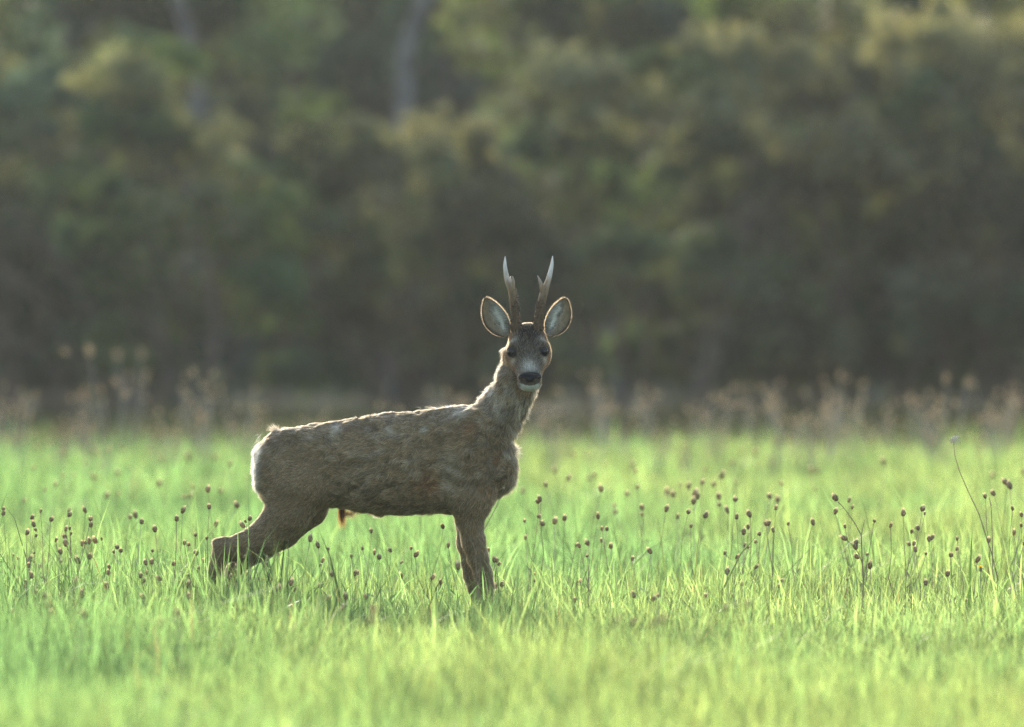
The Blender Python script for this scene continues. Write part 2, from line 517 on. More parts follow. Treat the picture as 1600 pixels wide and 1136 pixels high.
# ================================================================== DEER
K = 1 / 540.0                                   # traced units of the deer's profile to metres
def W(px, py, y=0.0):
    return np.array([(px - 800) * K, y, (985 - py) * K])

def smin(a, b, k):
    h = np.maximum(k - np.abs(a - b), 0) / k
    return np.minimum(a, b) - h * h * k * .25

def curve(ts, vs, t):
    """smooth (monotone cubic) interpolation"""
    ts, vs = np.asarray(ts, float), np.asarray(vs, float)
    d = np.diff(vs) / np.diff(ts)
    m = np.zeros_like(vs); m[0], m[-1] = d[0], d[-1]
    for i in range(1, len(vs) - 1):
        m[i] = 0 if d[i - 1] * d[i] <= 0 else 2 / (1 / d[i - 1] + 1 / d[i])
    t = np.clip(t, ts[0], ts[-1])
    i = np.clip(np.searchsorted(ts, t) - 1, 0, len(ts) - 2)
    h = ts[i + 1] - ts[i]; s = (t - ts[i]) / h
    return ((2 * s ** 3 - 3 * s ** 2 + 1) * vs[i] + (s ** 3 - 2 * s ** 2 + s) * h * m[i]
            + (-2 * s ** 3 + 3 * s ** 2) * vs[i + 1] + (s ** 3 - s ** 2) * h * m[i + 1])

class Tube:                                     # body of elliptical sections along an axis
    def __init__(s, o, a, b, c, rows, region, k=.03, n=2.0):
        s.o, s.a, s.b, s.c = [np.asarray(v, float) for v in (o, a, b, c)]
        s.t, s.cu, s.cv, s.ru, s.rv = np.array(rows, float).T
        s.region, s.k, s.n = region, k, n
        lo = []
        for i in range(len(s.t)):
            m = max(s.ru[i], s.rv[i])
            p = s.o + s.a * s.t[i] + s.b * s.cu[i] + s.c * s.cv[i]
            lo += [p - m, p + m]
        lo = np.array(lo); s.lo, s.hi = lo.min(0), lo.max(0)
    def __call__(s, p):
        q = p - s.o
        t, u, v = q @ s.a, q @ s.b, q @ s.c
        cu, cv = curve(s.t, s.cu, t), curve(s.t, s.cv, t)
        ru, rv = curve(s.t, s.ru, t), curve(s.t, s.rv, t)
        r = (np.abs((u - cu) / ru) ** s.n + np.abs((v - cv) / rv) ** s.n) ** (1 / s.n)
        f = (r - 1) * np.minimum(ru, rv)
        ex = np.maximum(np.maximum(s.t[0] - t, t - s.t[-1]), 0)
        return np.where(ex > 0, np.sqrt(np.maximum(f, 0) ** 2 + ex ** 2), f)

class Ell:
    def __init__(s, c, r, region, k=.03, rot=0.0):
        s.c_, s.r, s.region, s.k = np.asarray(c, float), np.asarray(r, float), region, k
        s.cs, s.sn = math.cos(rot), math.sin(rot)
        m = s.r.max(); s.lo, s.hi = s.c_ - m, s.c_ + m
    def __call__(s, p):
        q = p - s.c_
        x = q[..., 0] * s.cs + q[..., 2] * s.sn
        z = -q[..., 0] * s.sn + q[..., 2] * s.cs
        k0 = np.sqrt((x / s.r[0]) ** 2 + (q[..., 1] / s.r[1]) ** 2 + (z / s.r[2]) ** 2)
        return (k0 - 1) * s.r.min()

class Cone:                                     # round cone between two points
    def __init__(s, a, b, ra, rb, region, k=.012):
        s.a_, s.b_, s.ra, s.rb, s.region, s.k = np.asarray(a, float), np.asarray(b, float), ra, rb, region, k
        m = max(ra, rb); s.lo, s.hi = np.minimum(s.a_, s.b_) - m, np.maximum(s.a_, s.b_) + m
    def __call__(s, p):
        ba = s.b_ - s.a_
        t = np.clip(((p - s.a_) @ ba) / (ba @ ba), 0, 1)
        d = np.linalg.norm(p - s.a_ - t[..., None] * ba, axis=-1)
        return d - (s.ra + (s.rb - s.ra) * t)

# head frame: axis points from the poll to the nose, towards the camera and down
PITCH = R(49)
HA = np.array([0.036, -math.cos(PITCH), -math.sin(PITCH)]); HA /= np.linalg.norm(HA)
HB = np.array([1.0, 0.036 * math.cos(PITCH), .03]); HB -= HA * (HB @ HA); HB /= np.linalg.norm(HB)
HU = np.cross(HB, HA); HU /= np.linalg.norm(HU)
if HU[2] < 0: HU = -HU
HO = W(824.3, 523, -0.055)
def HP(t, u, v): return HO + HA * t + HB * u + HU * v

EYES = [HP(.083, -.0470, .0220), HP(.083, .0430, .0220)]

def deer_prims():
    P = []
    # trunk: px, top, bottom, half width
    rows = []
    for px, top, bot, w in [(402, 704, 745, .018), (407, 691, 765, .046), (415, 684, 780, .068), (430, 676, 790, .085), (450, 673, 795, .095), (480, 665, 794, .100),
                            (520, 660, 790, .104), (560, 654, 799, .114), (600, 647, 803, .122), (640, 644, 803, .124), (680, 639, 800, .116), (710, 634, 800, .104),
                            (740, 636, 796, .092), (765, 652, 782, .078), (785, 690, 768, .055), (797, 715, 748, .022)]:
        zc = (985 - (top + bot) / 2) * K; rz = (bot - top) / 2 * K
        rows.append(((px - 800) * K, 0, zc, w, rz))
    P.append(Tube((0, 0, 0), (1, 0, 0), (0, 1, 0), (0, 0, 1), rows, 'trunk', .03, 2.15))
    # neck: py, left, right, y centre, half depth
    rows = []
    for py, l, r, yc, ry in [(735, 735, 794, 0, .062), (705, 728, 796, -.002, .068), (680, 736, 803, -.004, .068), (655, 744, 816, -.008, .064), (632, 752, 826, -.014, .060),
                             (612, 764, 833, -.020, .057), (595, 777, 836, -.026, .054), (575, 787, 838, -.032, .050), (550, 792, 842, -.036, .046), (535, 802, 838, -.036, .03)]:
        rows.append(((985 - py) * K, ((l + r) / 2 - 800) * K, yc, (r - l) / 2 * K, ry))
    P.append(Tube((0, 0, 0), (0, 0, 1), (1, 0, 0), (0, 1, 0), rows, 'neck', .035))
    # head
    rows = [(-.034, 0, -.006, .018, .018), (-.012, 0, -.004, .042, .040), (.02, 0, 0, .052, .050), (.05, 0, -.005, .0565, .054), (.08, 0, -.011, .0535, .052),
            (.11, 0, -.013, .0435, .045), (.14, 0, -.011, .034, .0355), (.165, 0, -.0065, .0305, .0315), (.184, 0, -.005, .0285, .027), (.197, 0, -.007, .014, .012)]
    P.append(Tube(HO, HA, HB, HU, rows, 'head', .02, 2.2))
    for s in (-1, 1):
        P.append(Ell(HP(.052, s * .026, -.034), (.036, .036, .036), 'head', .02))
        P.append(Ell(HP(.070, s * .041, .018), (.019, .019, .019), 'head', .015))
        P.append(Ell(HP(.168, s * .014, -.020), (.017, .017, .015), 'head', .01))
    # brisket, shoulders, haunches
    P.append(Ell(W(792, 738, -.005), (.017, .045, .036), 'trunk', .03))
    for s, dx in ((-1, 0), (1, 0)):
        P.append(Ell(W(731 + dx, 706, s * .080), (.074, .034, .120), 'trunk', .03, rot=-.15))
        P.append(Ell(W(742 + dx, 775, s * .062), (.055, .040, .050), 'trunk', .03))
        P.append(Ell(W(452, 735, s * .066), (.094, .052, .112), 'trunk', .035, rot=.15))
    # near hind leg, far hind leg
    def chain(pts, y0, y1, region, k=.016):
        n = len(pts)
        for i in range(n - 1):
            a, b = pts[i], pts[i + 1]
            ya, yb = y0 + (y1 - y0) * i / (n - 1), y0 + (y1 - y0) * (i + 1) / (n - 1)
            P.append(Cone(W(a[0], a[1], ya), W(b[0], b[1], yb), a[2] * K, b[2] * K, region, .03 if i == 0 else k))
    chain([(463, 765, 46), (452, 799, 32), (412, 838, 23), (374, 855, 18.5), (350, 861, 14.5), (339, 885, 10), (330, 915, 8), (321, 950, 5.5), (318, 966, 6.5), (312, 979, 5)], -.062, -.060, 'hind')
    P.append(Cone(W(352, 845, -.06), W(338, 846, -.06), 7 * K, 5 * K, 'hind', .012))
    chain([(478, 765, 42), (480, 794, 28), (442, 832, 22), (406, 858, 18), (380, 873, 14.5), (364, 893, 9.5), (357, 925, 7.5), (345, 955, 6), (343, 967, 6.5), (338, 979, 5)], .060, .058, 'hind')
    P.append(Cone(W(378, 864, .058), W(364, 866, .058), 7 * K, 5 * K, 'hind', .012))
    chain([(735, 785, 25), (734, 812, 19), (740, 845, 16), (747, 872, 14), (755, 896, 12), (760, 915, 9.5), (765, 945, 6.2), (766, 963, 7), (771, 979, 5)], -.058, -.052, 'fore')
    chain([(733, 785, 24), (731, 815, 17), (731, 848, 15), (736, 880, 13), (738, 899, 11.5), (741, 915, 9), (744, 945, 7), (742, 963, 7), (747, 979, 5)], .055, .048, 'fore')
    return P

def surface_nets(F, o, h):
    S = F < 0
    nx, ny, nz = F.shape
    cnt = np.zeros((nx - 1, ny - 1, nz - 1), np.int8)
    for i in (0, 1):
        for j in (0, 1):
            for k in (0, 1):
                cnt += S[i:nx - 1 + i, j:ny - 1 + j, k:nz - 1 + k]
    act = (cnt > 0) & (cnt < 8)
    I = np.argwhere(act)
    idx = np.full(act.shape, -1, np.int32); idx[act] = np.arange(len(I))
    acc = np.zeros((len(I), 3)); num = np.zeros(len(I))
    corners = [(i, j, k) for i in (0, 1) for j in (0, 1) for k in (0, 1)]
    for a in corners:
        for ax in range(3):
            if a[ax]: continue
            b = list(a); b[ax] = 1
            fa = F[I[:, 0] + a[0], I[:, 1] + a[1], I[:, 2] + a[2]]
            fb = F[I[:, 0] + b[0], I[:, 1] + b[1], I[:, 2] + b[2]]
            m = (fa < 0) != (fb < 0)
            t = np.where(m, fa / np.where(m, fa - fb, 1), 0)
            for d in range(3):
                acc[:, d] += np.where(m, a[d] + (t if d == ax else 0), 0)
            num += m
    V = o + (I + acc / num[:, None]) * h
    quads = []
    for ax in range(3):
        u, v = (ax + 1) % 3, (ax + 2) % 3
        sl0 = [slice(1, -1)] * 3; sl0[ax] = slice(0, -1)
        sl1 = [slice(1, -1)] * 3; sl1[ax] = slice(1, None)
        a, b = S[tuple(sl0)], S[tuple(sl1)]
        E_ = np.argwhere(a != b)
        flip = a[tuple(E_.T)]
        base = E_.copy(); base[:, u] += 1; base[:, v] += 1
        c = []
        for du, dv in ((-1, -1), (0, -1), (0, 0), (-1, 0)):
            q = base.copy(); q[:, u] += du; q[:, v] += dv
            c.append(idx[q[:, 0], q[:, 1], q[:, 2]])
        q = np.stack(c, 1)
        q[~flip] = q[~flip][:, ::-1]
        quads.append(q)
    return V, np.concatenate(quads)

def sdf_at(P, p):
    f = np.full(p.shape[:-1], 1.0)
    for q in P: f = smin(f, q(p), q.k)
    return f

def build_body_mesh(P, h=.004):
    lo = np.min([q.lo for q in P], 0) - .02; hi = np.max([q.hi for q in P], 0) + .02
    n = np.ceil((hi - lo) / h).astype(int) + 1
    F = np.full(n, 1.0, np.float32)
    ax = [lo[d] + np.arange(n[d]) * h for d in range(3)]
    for q in P:
        pad = .06
        i0 = np.clip(np.floor((q.lo - pad - lo) / h).astype(int), 0, n); i1 = np.clip(np.ceil((q.hi + pad - lo) / h).astype(int) + 1, 0, n)
        g = np.stack(np.meshgrid(ax[0][i0[0]:i1[0]], ax[1][i0[1]:i1[1]], ax[2][i0[2]:i1[2]], indexing='ij'), -1)
        sl = tuple(slice(a, b) for a, b in zip(i0, i1))
        F[sl] = smin(F[sl], q(g), q.k)
    # hollows: eye sockets, corner of the mouth, flank, groove before the shoulder
    def carve(c, r, k):
        i0 = np.clip(np.floor((c - r - .03 - lo) / h).astype(int), 0, n); i1 = np.clip(np.ceil((c + r + .03 - lo) / h).astype(int), 0, n)
        g = np.stack(np.meshgrid(ax[0][i0[0]:i1[0]], ax[1][i0[1]:i1[1]], ax[2][i0[2]:i1[2]], indexing='ij'), -1)
        sl = tuple(slice(a, b) for a, b in zip(i0, i1))
        d = np.linalg.norm(g - c, axis=-1) - r
        F[sl] = -smin(-F[sl], d, k)
    for s in (-1, 1):
        carve(HP(.094, s * .056, .019), .008, .016)
        carve(HP(.170, s * .030, -.018), .003, .006)
    for s in (-1, 1):
        for i in range(9):                                       # fold before the haunch, crease behind the shoulder and along the neck
            a = i / 8
            carve(W(524 - 4 * a, 690 + 92 * a, s * (.118 - .012 * abs(a - .4))), .012, .024)
            carve(W(690 - 6 * a, 715 + 75 * a, s * (.130 - .018 * a)), .011, .024)
            carve(W(770 + 5 * a, 668 + 85 * a, s * (.098 - .010 * a)), .011, .022)
    V, Q = surface_nets(F, lo, h)
    return V, Q

def vertex_normals(V, Q):
    fn = np.cross(V[Q[:, 2]] - V[Q[:, 0]], V[Q[:, 3]] - V[Q[:, 1]])
    N = np.zeros_like(V)
    for k in range(4): np.add.at(N, Q[:, k], fn)
    return N / np.maximum(np.linalg.norm(N, axis=1), 1e-12)[:, None]

F_BROWN = srgb(128, 106, 76); F_DARK = srgb(68, 52, 35); F_GREY = srgb(180, 167, 144); F_RUST = srgb(134, 82, 42)
F_WHITE = srgb(196, 190, 174); F_LEG = srgb(120, 97, 65); F_FACE = srgb(70, 60, 46)

def region_weights(P, p):
    names = ['trunk', 'neck', 'head', 'hind', 'fore']
    D = {k: np.full(len(p), 9.0) for k in names}
    for q in P: D[q.region] = np.minimum(D[q.region], q(p))
    Wt = np.stack([np.exp(-np.maximum(D[k], -.01) / .012) for k in names], 1)
    return Wt / Wt.sum(1)[:, None], names

def blob(p, c, r):
    return np.exp(-(((p - c) / r) ** 2).sum(1))

def fur_look(P, p, nrm, rng=None):
    """colour, length and lie of the coat at points p"""
    Wt, names = region_weights(P, p)
    px, py = p[:, 0] / K + 800, 985 - p[:, 2] / K
    n1 = fbm(p * 9 + 3, 3)[:, None]; n2 = fbm(p * np.array([34, 34, 46]) + 11, 3)[:, None]; n3 = vnoise(p * np.array([70, 120, 150]))[:, None]; n4 = fbm(p * np.array([55, 90, 100]) + 31, 2)[:, None]
    c = F_BROWN * (1 - .0 * n1)
    c = c + (F_GREY - c) * smooth01(n2, .50, .78) * .24
    c = c + (F_DARK - c) * smooth01(n1, .52, .72) * .35
    c = c + (F_DARK - c) * smooth01(n3, .5, .85) * .45
    c = c * (.66 + .68 * n4)
    # neck and front of shoulder: paler greyish moult
    wn = Wt[:, 1:2]
    c = c + (F_GREY * 1.0 - c) * wn * smooth01(n2, .38, .65) * .55
    # moult patches
    nb = lambda a, b, rx, rz, yy=-.10: blob(p, W(a, b, yy), np.array([rx, .12, rz]))[:, None]
    c = c + (F_RUST - c) * np.clip(nb(672, 756, .040, .035) + .8 * nb(733, 668, .022, .022) + .9 * nb(778, 716, .012, .030) + .7 * nb(762, 768, .020, .014) + .5 * nb(545, 668, .02, .02), 0, 1) * (.2 + .6 * n2)
    c = c + (F_GREY * 1.05 - c) * np.clip(nb(718, 640, .030, .022) + nb(526, 672, .014, .028) + .8 * nb(612, 672, .010, .010) + nb(664, 670, .010, .009) + .6 * nb(705, 742, .03, .05), 0, 1) * (.3 + .8 * n2)
    # legs
    wl = Wt[:, 3:4] + Wt[:, 4:5]
    c = c + (F_LEG - c) * wl * .7
    # haunch, plain olive brown; rump patch white
    c = c + (F_BROWN * .92 - c) * nb(460, 745, .08, .10) * .6
    rump = smooth01(-px, -413, -401) * smooth01(py, 682, 694) * smooth01(-py, -775, -758)
    rump = np.maximum(rump, smooth01(-nrm[:, 0], .72, .92) * (px < 430) * smooth01(py, 684, 696) * smooth01(-py, -770, -755))[:, None]
    c = c + (F_RUST * .9 - c) * nb(410, 682, .03, .018) * .7
    c = c + (F_WHITE - c) * rump
    # head
    q = p - HO
    t, u, v = q @ HA, q @ HB, q @ HU
    wh = Wt[:, 2:3]
    f = F_FACE * (.85 + .4 * n2)
    g = lambda t0, u0, v0, rt, ru, rv: np.exp(-((t - t0) / rt) ** 2 - ((np.abs(u) - u0) / ru) ** 2 - ((v - v0) / rv) ** 2)[:, None]
    f = f + (F_DARK * .3 - f) * np.clip(g(.040, 0, .05, .030, .028, .06) * 1.7, 0, 1)          # dark crown
    f = f + (F_RUST * .9 - f) * np.clip(g(.02, .055, 0, .05, .018, .06) * .75 + g(.11, .05, -.02, .04, .018, .03) * .6, 0, 1)
    f = f + (F_GREY * 1.05 - f) * np.clip(g(.145, 0, .03, .022, .022, .03) * 1.0, 0, 1)              # pale bridge above the nose
    f = f + (F_GREY * .95 - f) * np.clip(g(.105, .050, .010, .010, .012, .02) * 1.1 + g(.054, .043, .034, .009, .013, .02) * .7, 0, 1)
    chin = (smooth01(t, .160, .166) * smooth01(-v, -.0045, -.002) * smooth01(-np.abs(u), -.027, -.022))[:, None]
    f = f + (F_WHITE * 1.3 - f) * chin
    c = c * (1 - wh) + f * wh
    # length
    ln = .017 * Wt[:, 0] + .022 * Wt[:, 1] + .008 * Wt[:, 2] + .010 * Wt[:, 3] + .010 * Wt[:, 4]
    ln = ln * (.8 + .5 * n2[:, 0]) * (1 - .45 * smooth01(nrm[:, 2], .3, .8) * Wt[:, 0]) + .004 * rump[:, 0]
    ln = ln + .010 * smooth01(-np.abs(px - 796), -14, -6) * smooth01(py, 690, 712) * (py < 765)
    # beard of hair behind the cheeks
    cheek = (np.exp(-((t - .03) / .03) ** 2) * smooth01(np.abs(u), .035, .055) * smooth01(-v, -.01, .02)) * Wt[:, 2]
    ln = ln + .014 * cheek
    ln = ln * np.where(chin[:, 0] > .5, .6, 1)
    # lie of the hair
    fl = np.zeros_like(p)
    fl += Wt[:, 0:1] * np.array([-1, 0, -.38]); fl += Wt[:, 1:2] * np.array([-.35, 0, -1.0]); fl += Wt[:, 2:3] * (-HA + .15 * np.array([0, 0, -1]))
    fl += Wt[:, 3:4] * np.where(py[:, None] < 852, np.array([-.85, 0, -.5]), np.array([-.15, 0, -1])); fl += Wt[:, 4:5] * np.array([-.1, 0, -1])
    fl += (rump * np.array([-.4, 0, -.9]))
    # coarse swirl so that the coat lies in tufts
    sw = np.stack([fbm(p * 22 + 5 * d, 2) for d in range(3)], 1) - .5
    sw2 = np.stack([vnoise(p * 60 + 9 * d) for d in range(3)], 1) - .5
    fl = fl + sw * (2.0 * Wt[:, 0:1] + 2.6 * Wt[:, 1:2] + .5 * wl) + sw2 * (1.5 * Wt[:, 0:1] + 2.0 * Wt[:, 1:2] + .2)
    return np.clip(c * 1.34 * np.array([.97, 1.0, 1.06]), .004, .9), ln, fl, rump[:, 0], Wt

def make_curves(name, roots, dirs0, dirs1, lens, cols, rad, parent, mat, npt=4, band=(1, 1), normals=None):
    n = len(roots)
    cu = bpy.data.hair_curves.new(name)
    cu.add_curves([npt] * n)
    pts = np.zeros((n, npt, 3), np.float32)
    p = roots.copy()
    pts[:, 0] = p
    for k in range(1, npt):
        s = (k - .5) / (npt - 1)
        d = dirs0 * (1 - s) + dirs1 * s
        d /= np.maximum(np.linalg.norm(d, axis=1), 1e-9)[:, None]
        p = p + d * (lens / (npt - 1))[:, None]
        pts[:, k] = p
    cu.attributes["position"].data.foreach_set("vector", pts.ravel())
    ra = cu.attributes.get("radius") or cu.attributes.new("radius", 'FLOAT', 'POINT')
    prof = np.linspace(1, .18, npt) if npt > 1 else np.ones(1)
    ra.data.foreach_set("value", (np.repeat(np.asarray(rad)[:, None], npt, 1) * prof).astype(np.float32).ravel())
    ca = cu.attributes.new("tint", 'FLOAT_COLOR', 'POINT')
    c4 = np.ones((n, npt, 4), np.float32)
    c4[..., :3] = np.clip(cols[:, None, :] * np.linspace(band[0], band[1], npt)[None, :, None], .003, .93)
    ca.data.foreach_set("color", c4.ravel())
    na = cu.attributes.new("lie", 'FLOAT_VECTOR', 'POINT')
    nn = np.repeat((dirs0 if normals is None else normals)[:, None, :], npt, 1).astype(np.float32)
    na.data.foreach_set("vector", nn.ravel())
    cu.materials.append(mat)
    o = bpy.data.objects.new(name, cu)
    COL.objects.link(o)
    if parent is not None: o.parent = parent
    return o

def hair_material(name):
    m, nt, out = new_mat(name)
    N, L = nt.nodes, nt.links
    a = N.new("ShaderNodeAttribute"); a.attribute_name = "tint"
    h = N.new("ShaderNodeBsdfHairPrincipled")
    h.parametrization = 'COLOR'
    h.inputs["Roughness"].default_value = .45
    h.inputs["Radial Roughness"].default_value = .6
    h.inputs["Random Roughness"].default_value = .2
    L.new(a.outputs["Color"], h.inputs["Color"])
    d = N.new("ShaderNodeBsdfDiffuse")                          # the coat as a surface that follows the body
    v = N.new("ShaderNodeAttribute"); v.attribute_name = "lie"
    L.new(a.outputs["Color"], d.inputs["Color"]); L.new(v.outputs["Vector"], d.inputs["Normal"])
    ms = N.new("ShaderNodeMixShader"); ms.inputs[0].default_value = .74
    L.new(h.outputs[0], ms.inputs[1]); L.new(d.outputs[0], ms.inputs[2])
    L.new(ms.outputs[0], out.inputs["Surface"])
    return m

def skin_material(name):
    m, nt, out = new_mat(name)
    N, L = nt.nodes, nt.links
    a = N.new("ShaderNodeAttribute"); a.attribute_name = "tint"
    nz = N.new("ShaderNodeTexNoise"); nz.inputs["Scale"].default_value = 160
    tc = N.new("ShaderNodeTexCoord"); L.new(tc.outputs["Object"], nz.inputs["Vector"])
    mr = N.new("ShaderNodeMapRange"); mr.inputs[3].default_value = .55; mr.inputs[4].default_value = 1.0
    L.new(nz.outputs["Fac"], mr.inputs[0])
    mx = N.new("ShaderNodeVectorMath"); mx.operation = 'SCALE'
    L.new(a.outputs["Color"], mx.inputs[0]); L.new(mr.outputs[0], mx.inputs["Scale"])
    pb = N.new("ShaderNodeBsdfPrincipled"); pb.inputs["Roughness"].default_value = .9; pb.inputs["Specular IOR Level"].default_value = .1
    L.new(mx.outputs[0], pb.inputs["Base Color"]); L.new(pb.outputs[0], out.inputs["Surface"])
    return m

M_FUR = hair_material("deer_fur")
M_SKIN = skin_material("deer_undercoat")

def unit(a): return a / np.maximum(np.linalg.norm(a, axis=1), 1e-9)[:, None]

def scatter(V, Q, N, n, rng, weight=None):
    T = np.concatenate([Q[:, [0, 1, 2]], Q[:, [0, 2, 3]]])
    A = np.linalg.norm(np.cross(V[T[:, 1]] - V[T[:, 0]], V[T[:, 2]] - V[T[:, 0]]), axis=1)
    if weight is not None: A = A * weight[T].mean(1)
    k = rng.choice(len(T), n, p=A / A.sum())
    a, b = rng.random(n), rng.random(n)
    m = a + b > 1; a[m], b[m] = 1 - a[m], 1 - b[m]
    c = 1 - a - b
    t = T[k]
    p = V[t[:, 0]] * c[:, None] + V[t[:, 1]] * a[:, None] + V[t[:, 2]] * b[:, None]
    nn = N[t[:, 0]] * c[:, None] + N[t[:, 1]] * a[:, None] + N[t[:, 2]] * b[:, None]
    return p, unit(nn)

def build_ear(root, side):
    """cupped ear shell; side -1 = left in the picture"""
    base = W(793 if side < 0 else 857, 524, -.040)
    tip = W(758.5 if side < 0 else 884, 466, -.020)
    ax = tip - base; L = np.linalg.norm(ax); ax /= L
    face = np.array([side * .38, -1.0, .10]); face -= ax * (face @ ax); face /= np.linalg.norm(face)
    lat = np.cross(ax, face)
    if lat[0] * side < 0: lat = -lat                           # outward
    ns, nw = 26, 19
    prof_s = [0, .10, .25, .45, .65, .82, .93, 1.0]; prof_w = [.010, .021, .031, .0355, .0315, .022, .013, .003]
    def pt(s, w, off):
        hw = curve(prof_s, prof_w, s)
        ang = w * 1.15
        cup = .75 * hw * (1 - .35 * s)
        lx = hw * np.sin(ang) / math.sin(1.15)
        dz = cup * (np.cos(ang) - 1) / (1 - math.cos(1.15))   # middle lies back, rims come forward
        bend = .010 * math.sin(math.pi * s)
        return base + ax * (L * s) + lat * (lx + bend * .6) + face * (-(dz + cup) - off + .004)
    V = []
    for off in (0.0, .0028):
        for i in range(ns):
            for j in range(nw):
                s = i / (ns - 1); w = -1 + 2 * j / (nw - 1)
                V.append(pt(s, w * (1 - .0), off * (1 - abs(w) ** 3 * .6)))
    V = np.array(V); Q = []
    o2 = ns * nw
    for i in range(ns - 1):
        for j in range(nw - 1):
            a = i * nw + j
            Q.append((a, a + 1, a + nw + 1, a + nw)); Q.append((o2 + a, o2 + a + nw, o2 + a + nw + 1, o2 + a + 1))
    for i in range(ns - 1):
        for j in (0, nw - 1):
            a, b = i * nw + j, (i + 1) * nw + j
            Q.append((a, b, o2 + b, o2 + a))
    for j in range(nw - 1):
        for i in (0, ns - 1):
            a = i * nw + j
            Q.append((a, a + 1, o2 + a + 1, o2 + a))
    Q = np.array(Q)
    inner = np.zeros(len(V), bool); inner[:o2] = True
    wv = np.tile(np.tile(np.linspace(-1, 1, nw), ns), 2); sv = np.tile(np.repeat(np.linspace(0, 1, ns), nw), 2)
    n2 = fbm(V * 60, 2)[:, None]
    ci = F_GREY * .9 * (.8 + .5 * n2)
    # pale hair lies along the side of the cup next to the head, darker skin outside
    pale = (smooth01(-wv, -.45, .45) * smooth01(sv, .02, .18) * smooth01(-sv, -.95, -.6))[:, None]
    cin = srgb(128, 114, 90) * (.8 + .5 * n2); cin = cin + (srgb(240, 238, 228) - cin) * pale
    C = np.where(inner[:, None], cin, F_BROWN * .8)
    edge = (smooth01(np.abs(wv) + .25 * (n2[:, 0] - .5), .66, .92) + smooth01(sv, .93, .99)).clip(0, 1)[:, None]
    C = C + (srgb(58, 45, 33) - C) * edge * .85
    me = np_mesh("ear", V, None, Q, True, C)
    o = link("ear", me, root, M_EAR)
    # hair: inner pale hair and a rim fringe
    rng = np.random.default_rng(50 + side)
    Nv = vertex_normals(V, Q)
    Nf = np.where(inner[:, None], face, -face)
    sgn = np.sign((Nv * Nf).sum(1))[:, None]; sgn[sgn == 0] = 1
    Nv = Nv * sgn
    fr, fn = [], []
    inn = np.where(inner, pale[:, 0] * 1.0 + .18, .55)
    p, nn = scatter(V, Q, Nv, 5200, rng, inn + edge[:, 0] * .6)
    rel = (p - base)
    s = (rel @ ax) / L; w_ = (rel @ lat) / np.maximum(curve(prof_s, prof_w, np.clip(s, 0, 1)), .004)
    isin = (nn @ face) > 0
    pw = smooth01(-w_, -.45, .45) * smooth01(-s, -.95, -.6)
    rim = np.maximum(smooth01(np.abs(w_), .80, .96), smooth01(s, .9, .98))
    col = np.where(isin[:, None], srgb(135, 125, 104) + (srgb(225, 224, 212) - srgb(135, 125, 104)) * pw[:, None], F_BROWN)
    col = col + (srgb(52, 42, 32) - col) * rim[:, None] * .9
    dkp = (smooth01(fbm(p * 70, 2), .5, .62) * isin)[:, None]
    col = col + (srgb(70, 58, 44) - col) * np.maximum(dkp * .65, smooth01(np.abs(w_), .66, .9)[:, None] * isin[:, None] * .8)
    col = col * rng.uniform(.6, 1.25, len(p))[:, None]
    ln = np.where(isin, .008 + .010 * pw, .007) - .002 * rim
    d1 = ax * .7 + np.outer(np.where(isin, pw, 0), lat) * 1.1 + rng.normal(0, .25, p.shape)
    d1 = d1 + np.outer(rim * np.sign(w_), lat) * .8
    d0 = unit(nn * .5 + d1 * .7); d1 = unit(d1 + nn * .1)
    f = make_curves("ear_fur", p, d0, d1, ln, np.clip(col, .01, .9), np.full(len(p), .0003), o, M_FUR, normals=unit(nn * .6 + np.where(isin, 1.0, -1.0)[:, None] * face + np.array([0, 0, .25])))
    tag(f, kind="stuff")
    o["label"] = "left ear in the picture, pale inside" if side < 0 else "right ear in the picture, notched rim"
    return o

M_EAR = leaf_material("ear_skin", attr="tint", trans=.11, trans_gain=(1.5, 1.0, .7), rough=.8, spec=.2, var=.1, nscale=80)

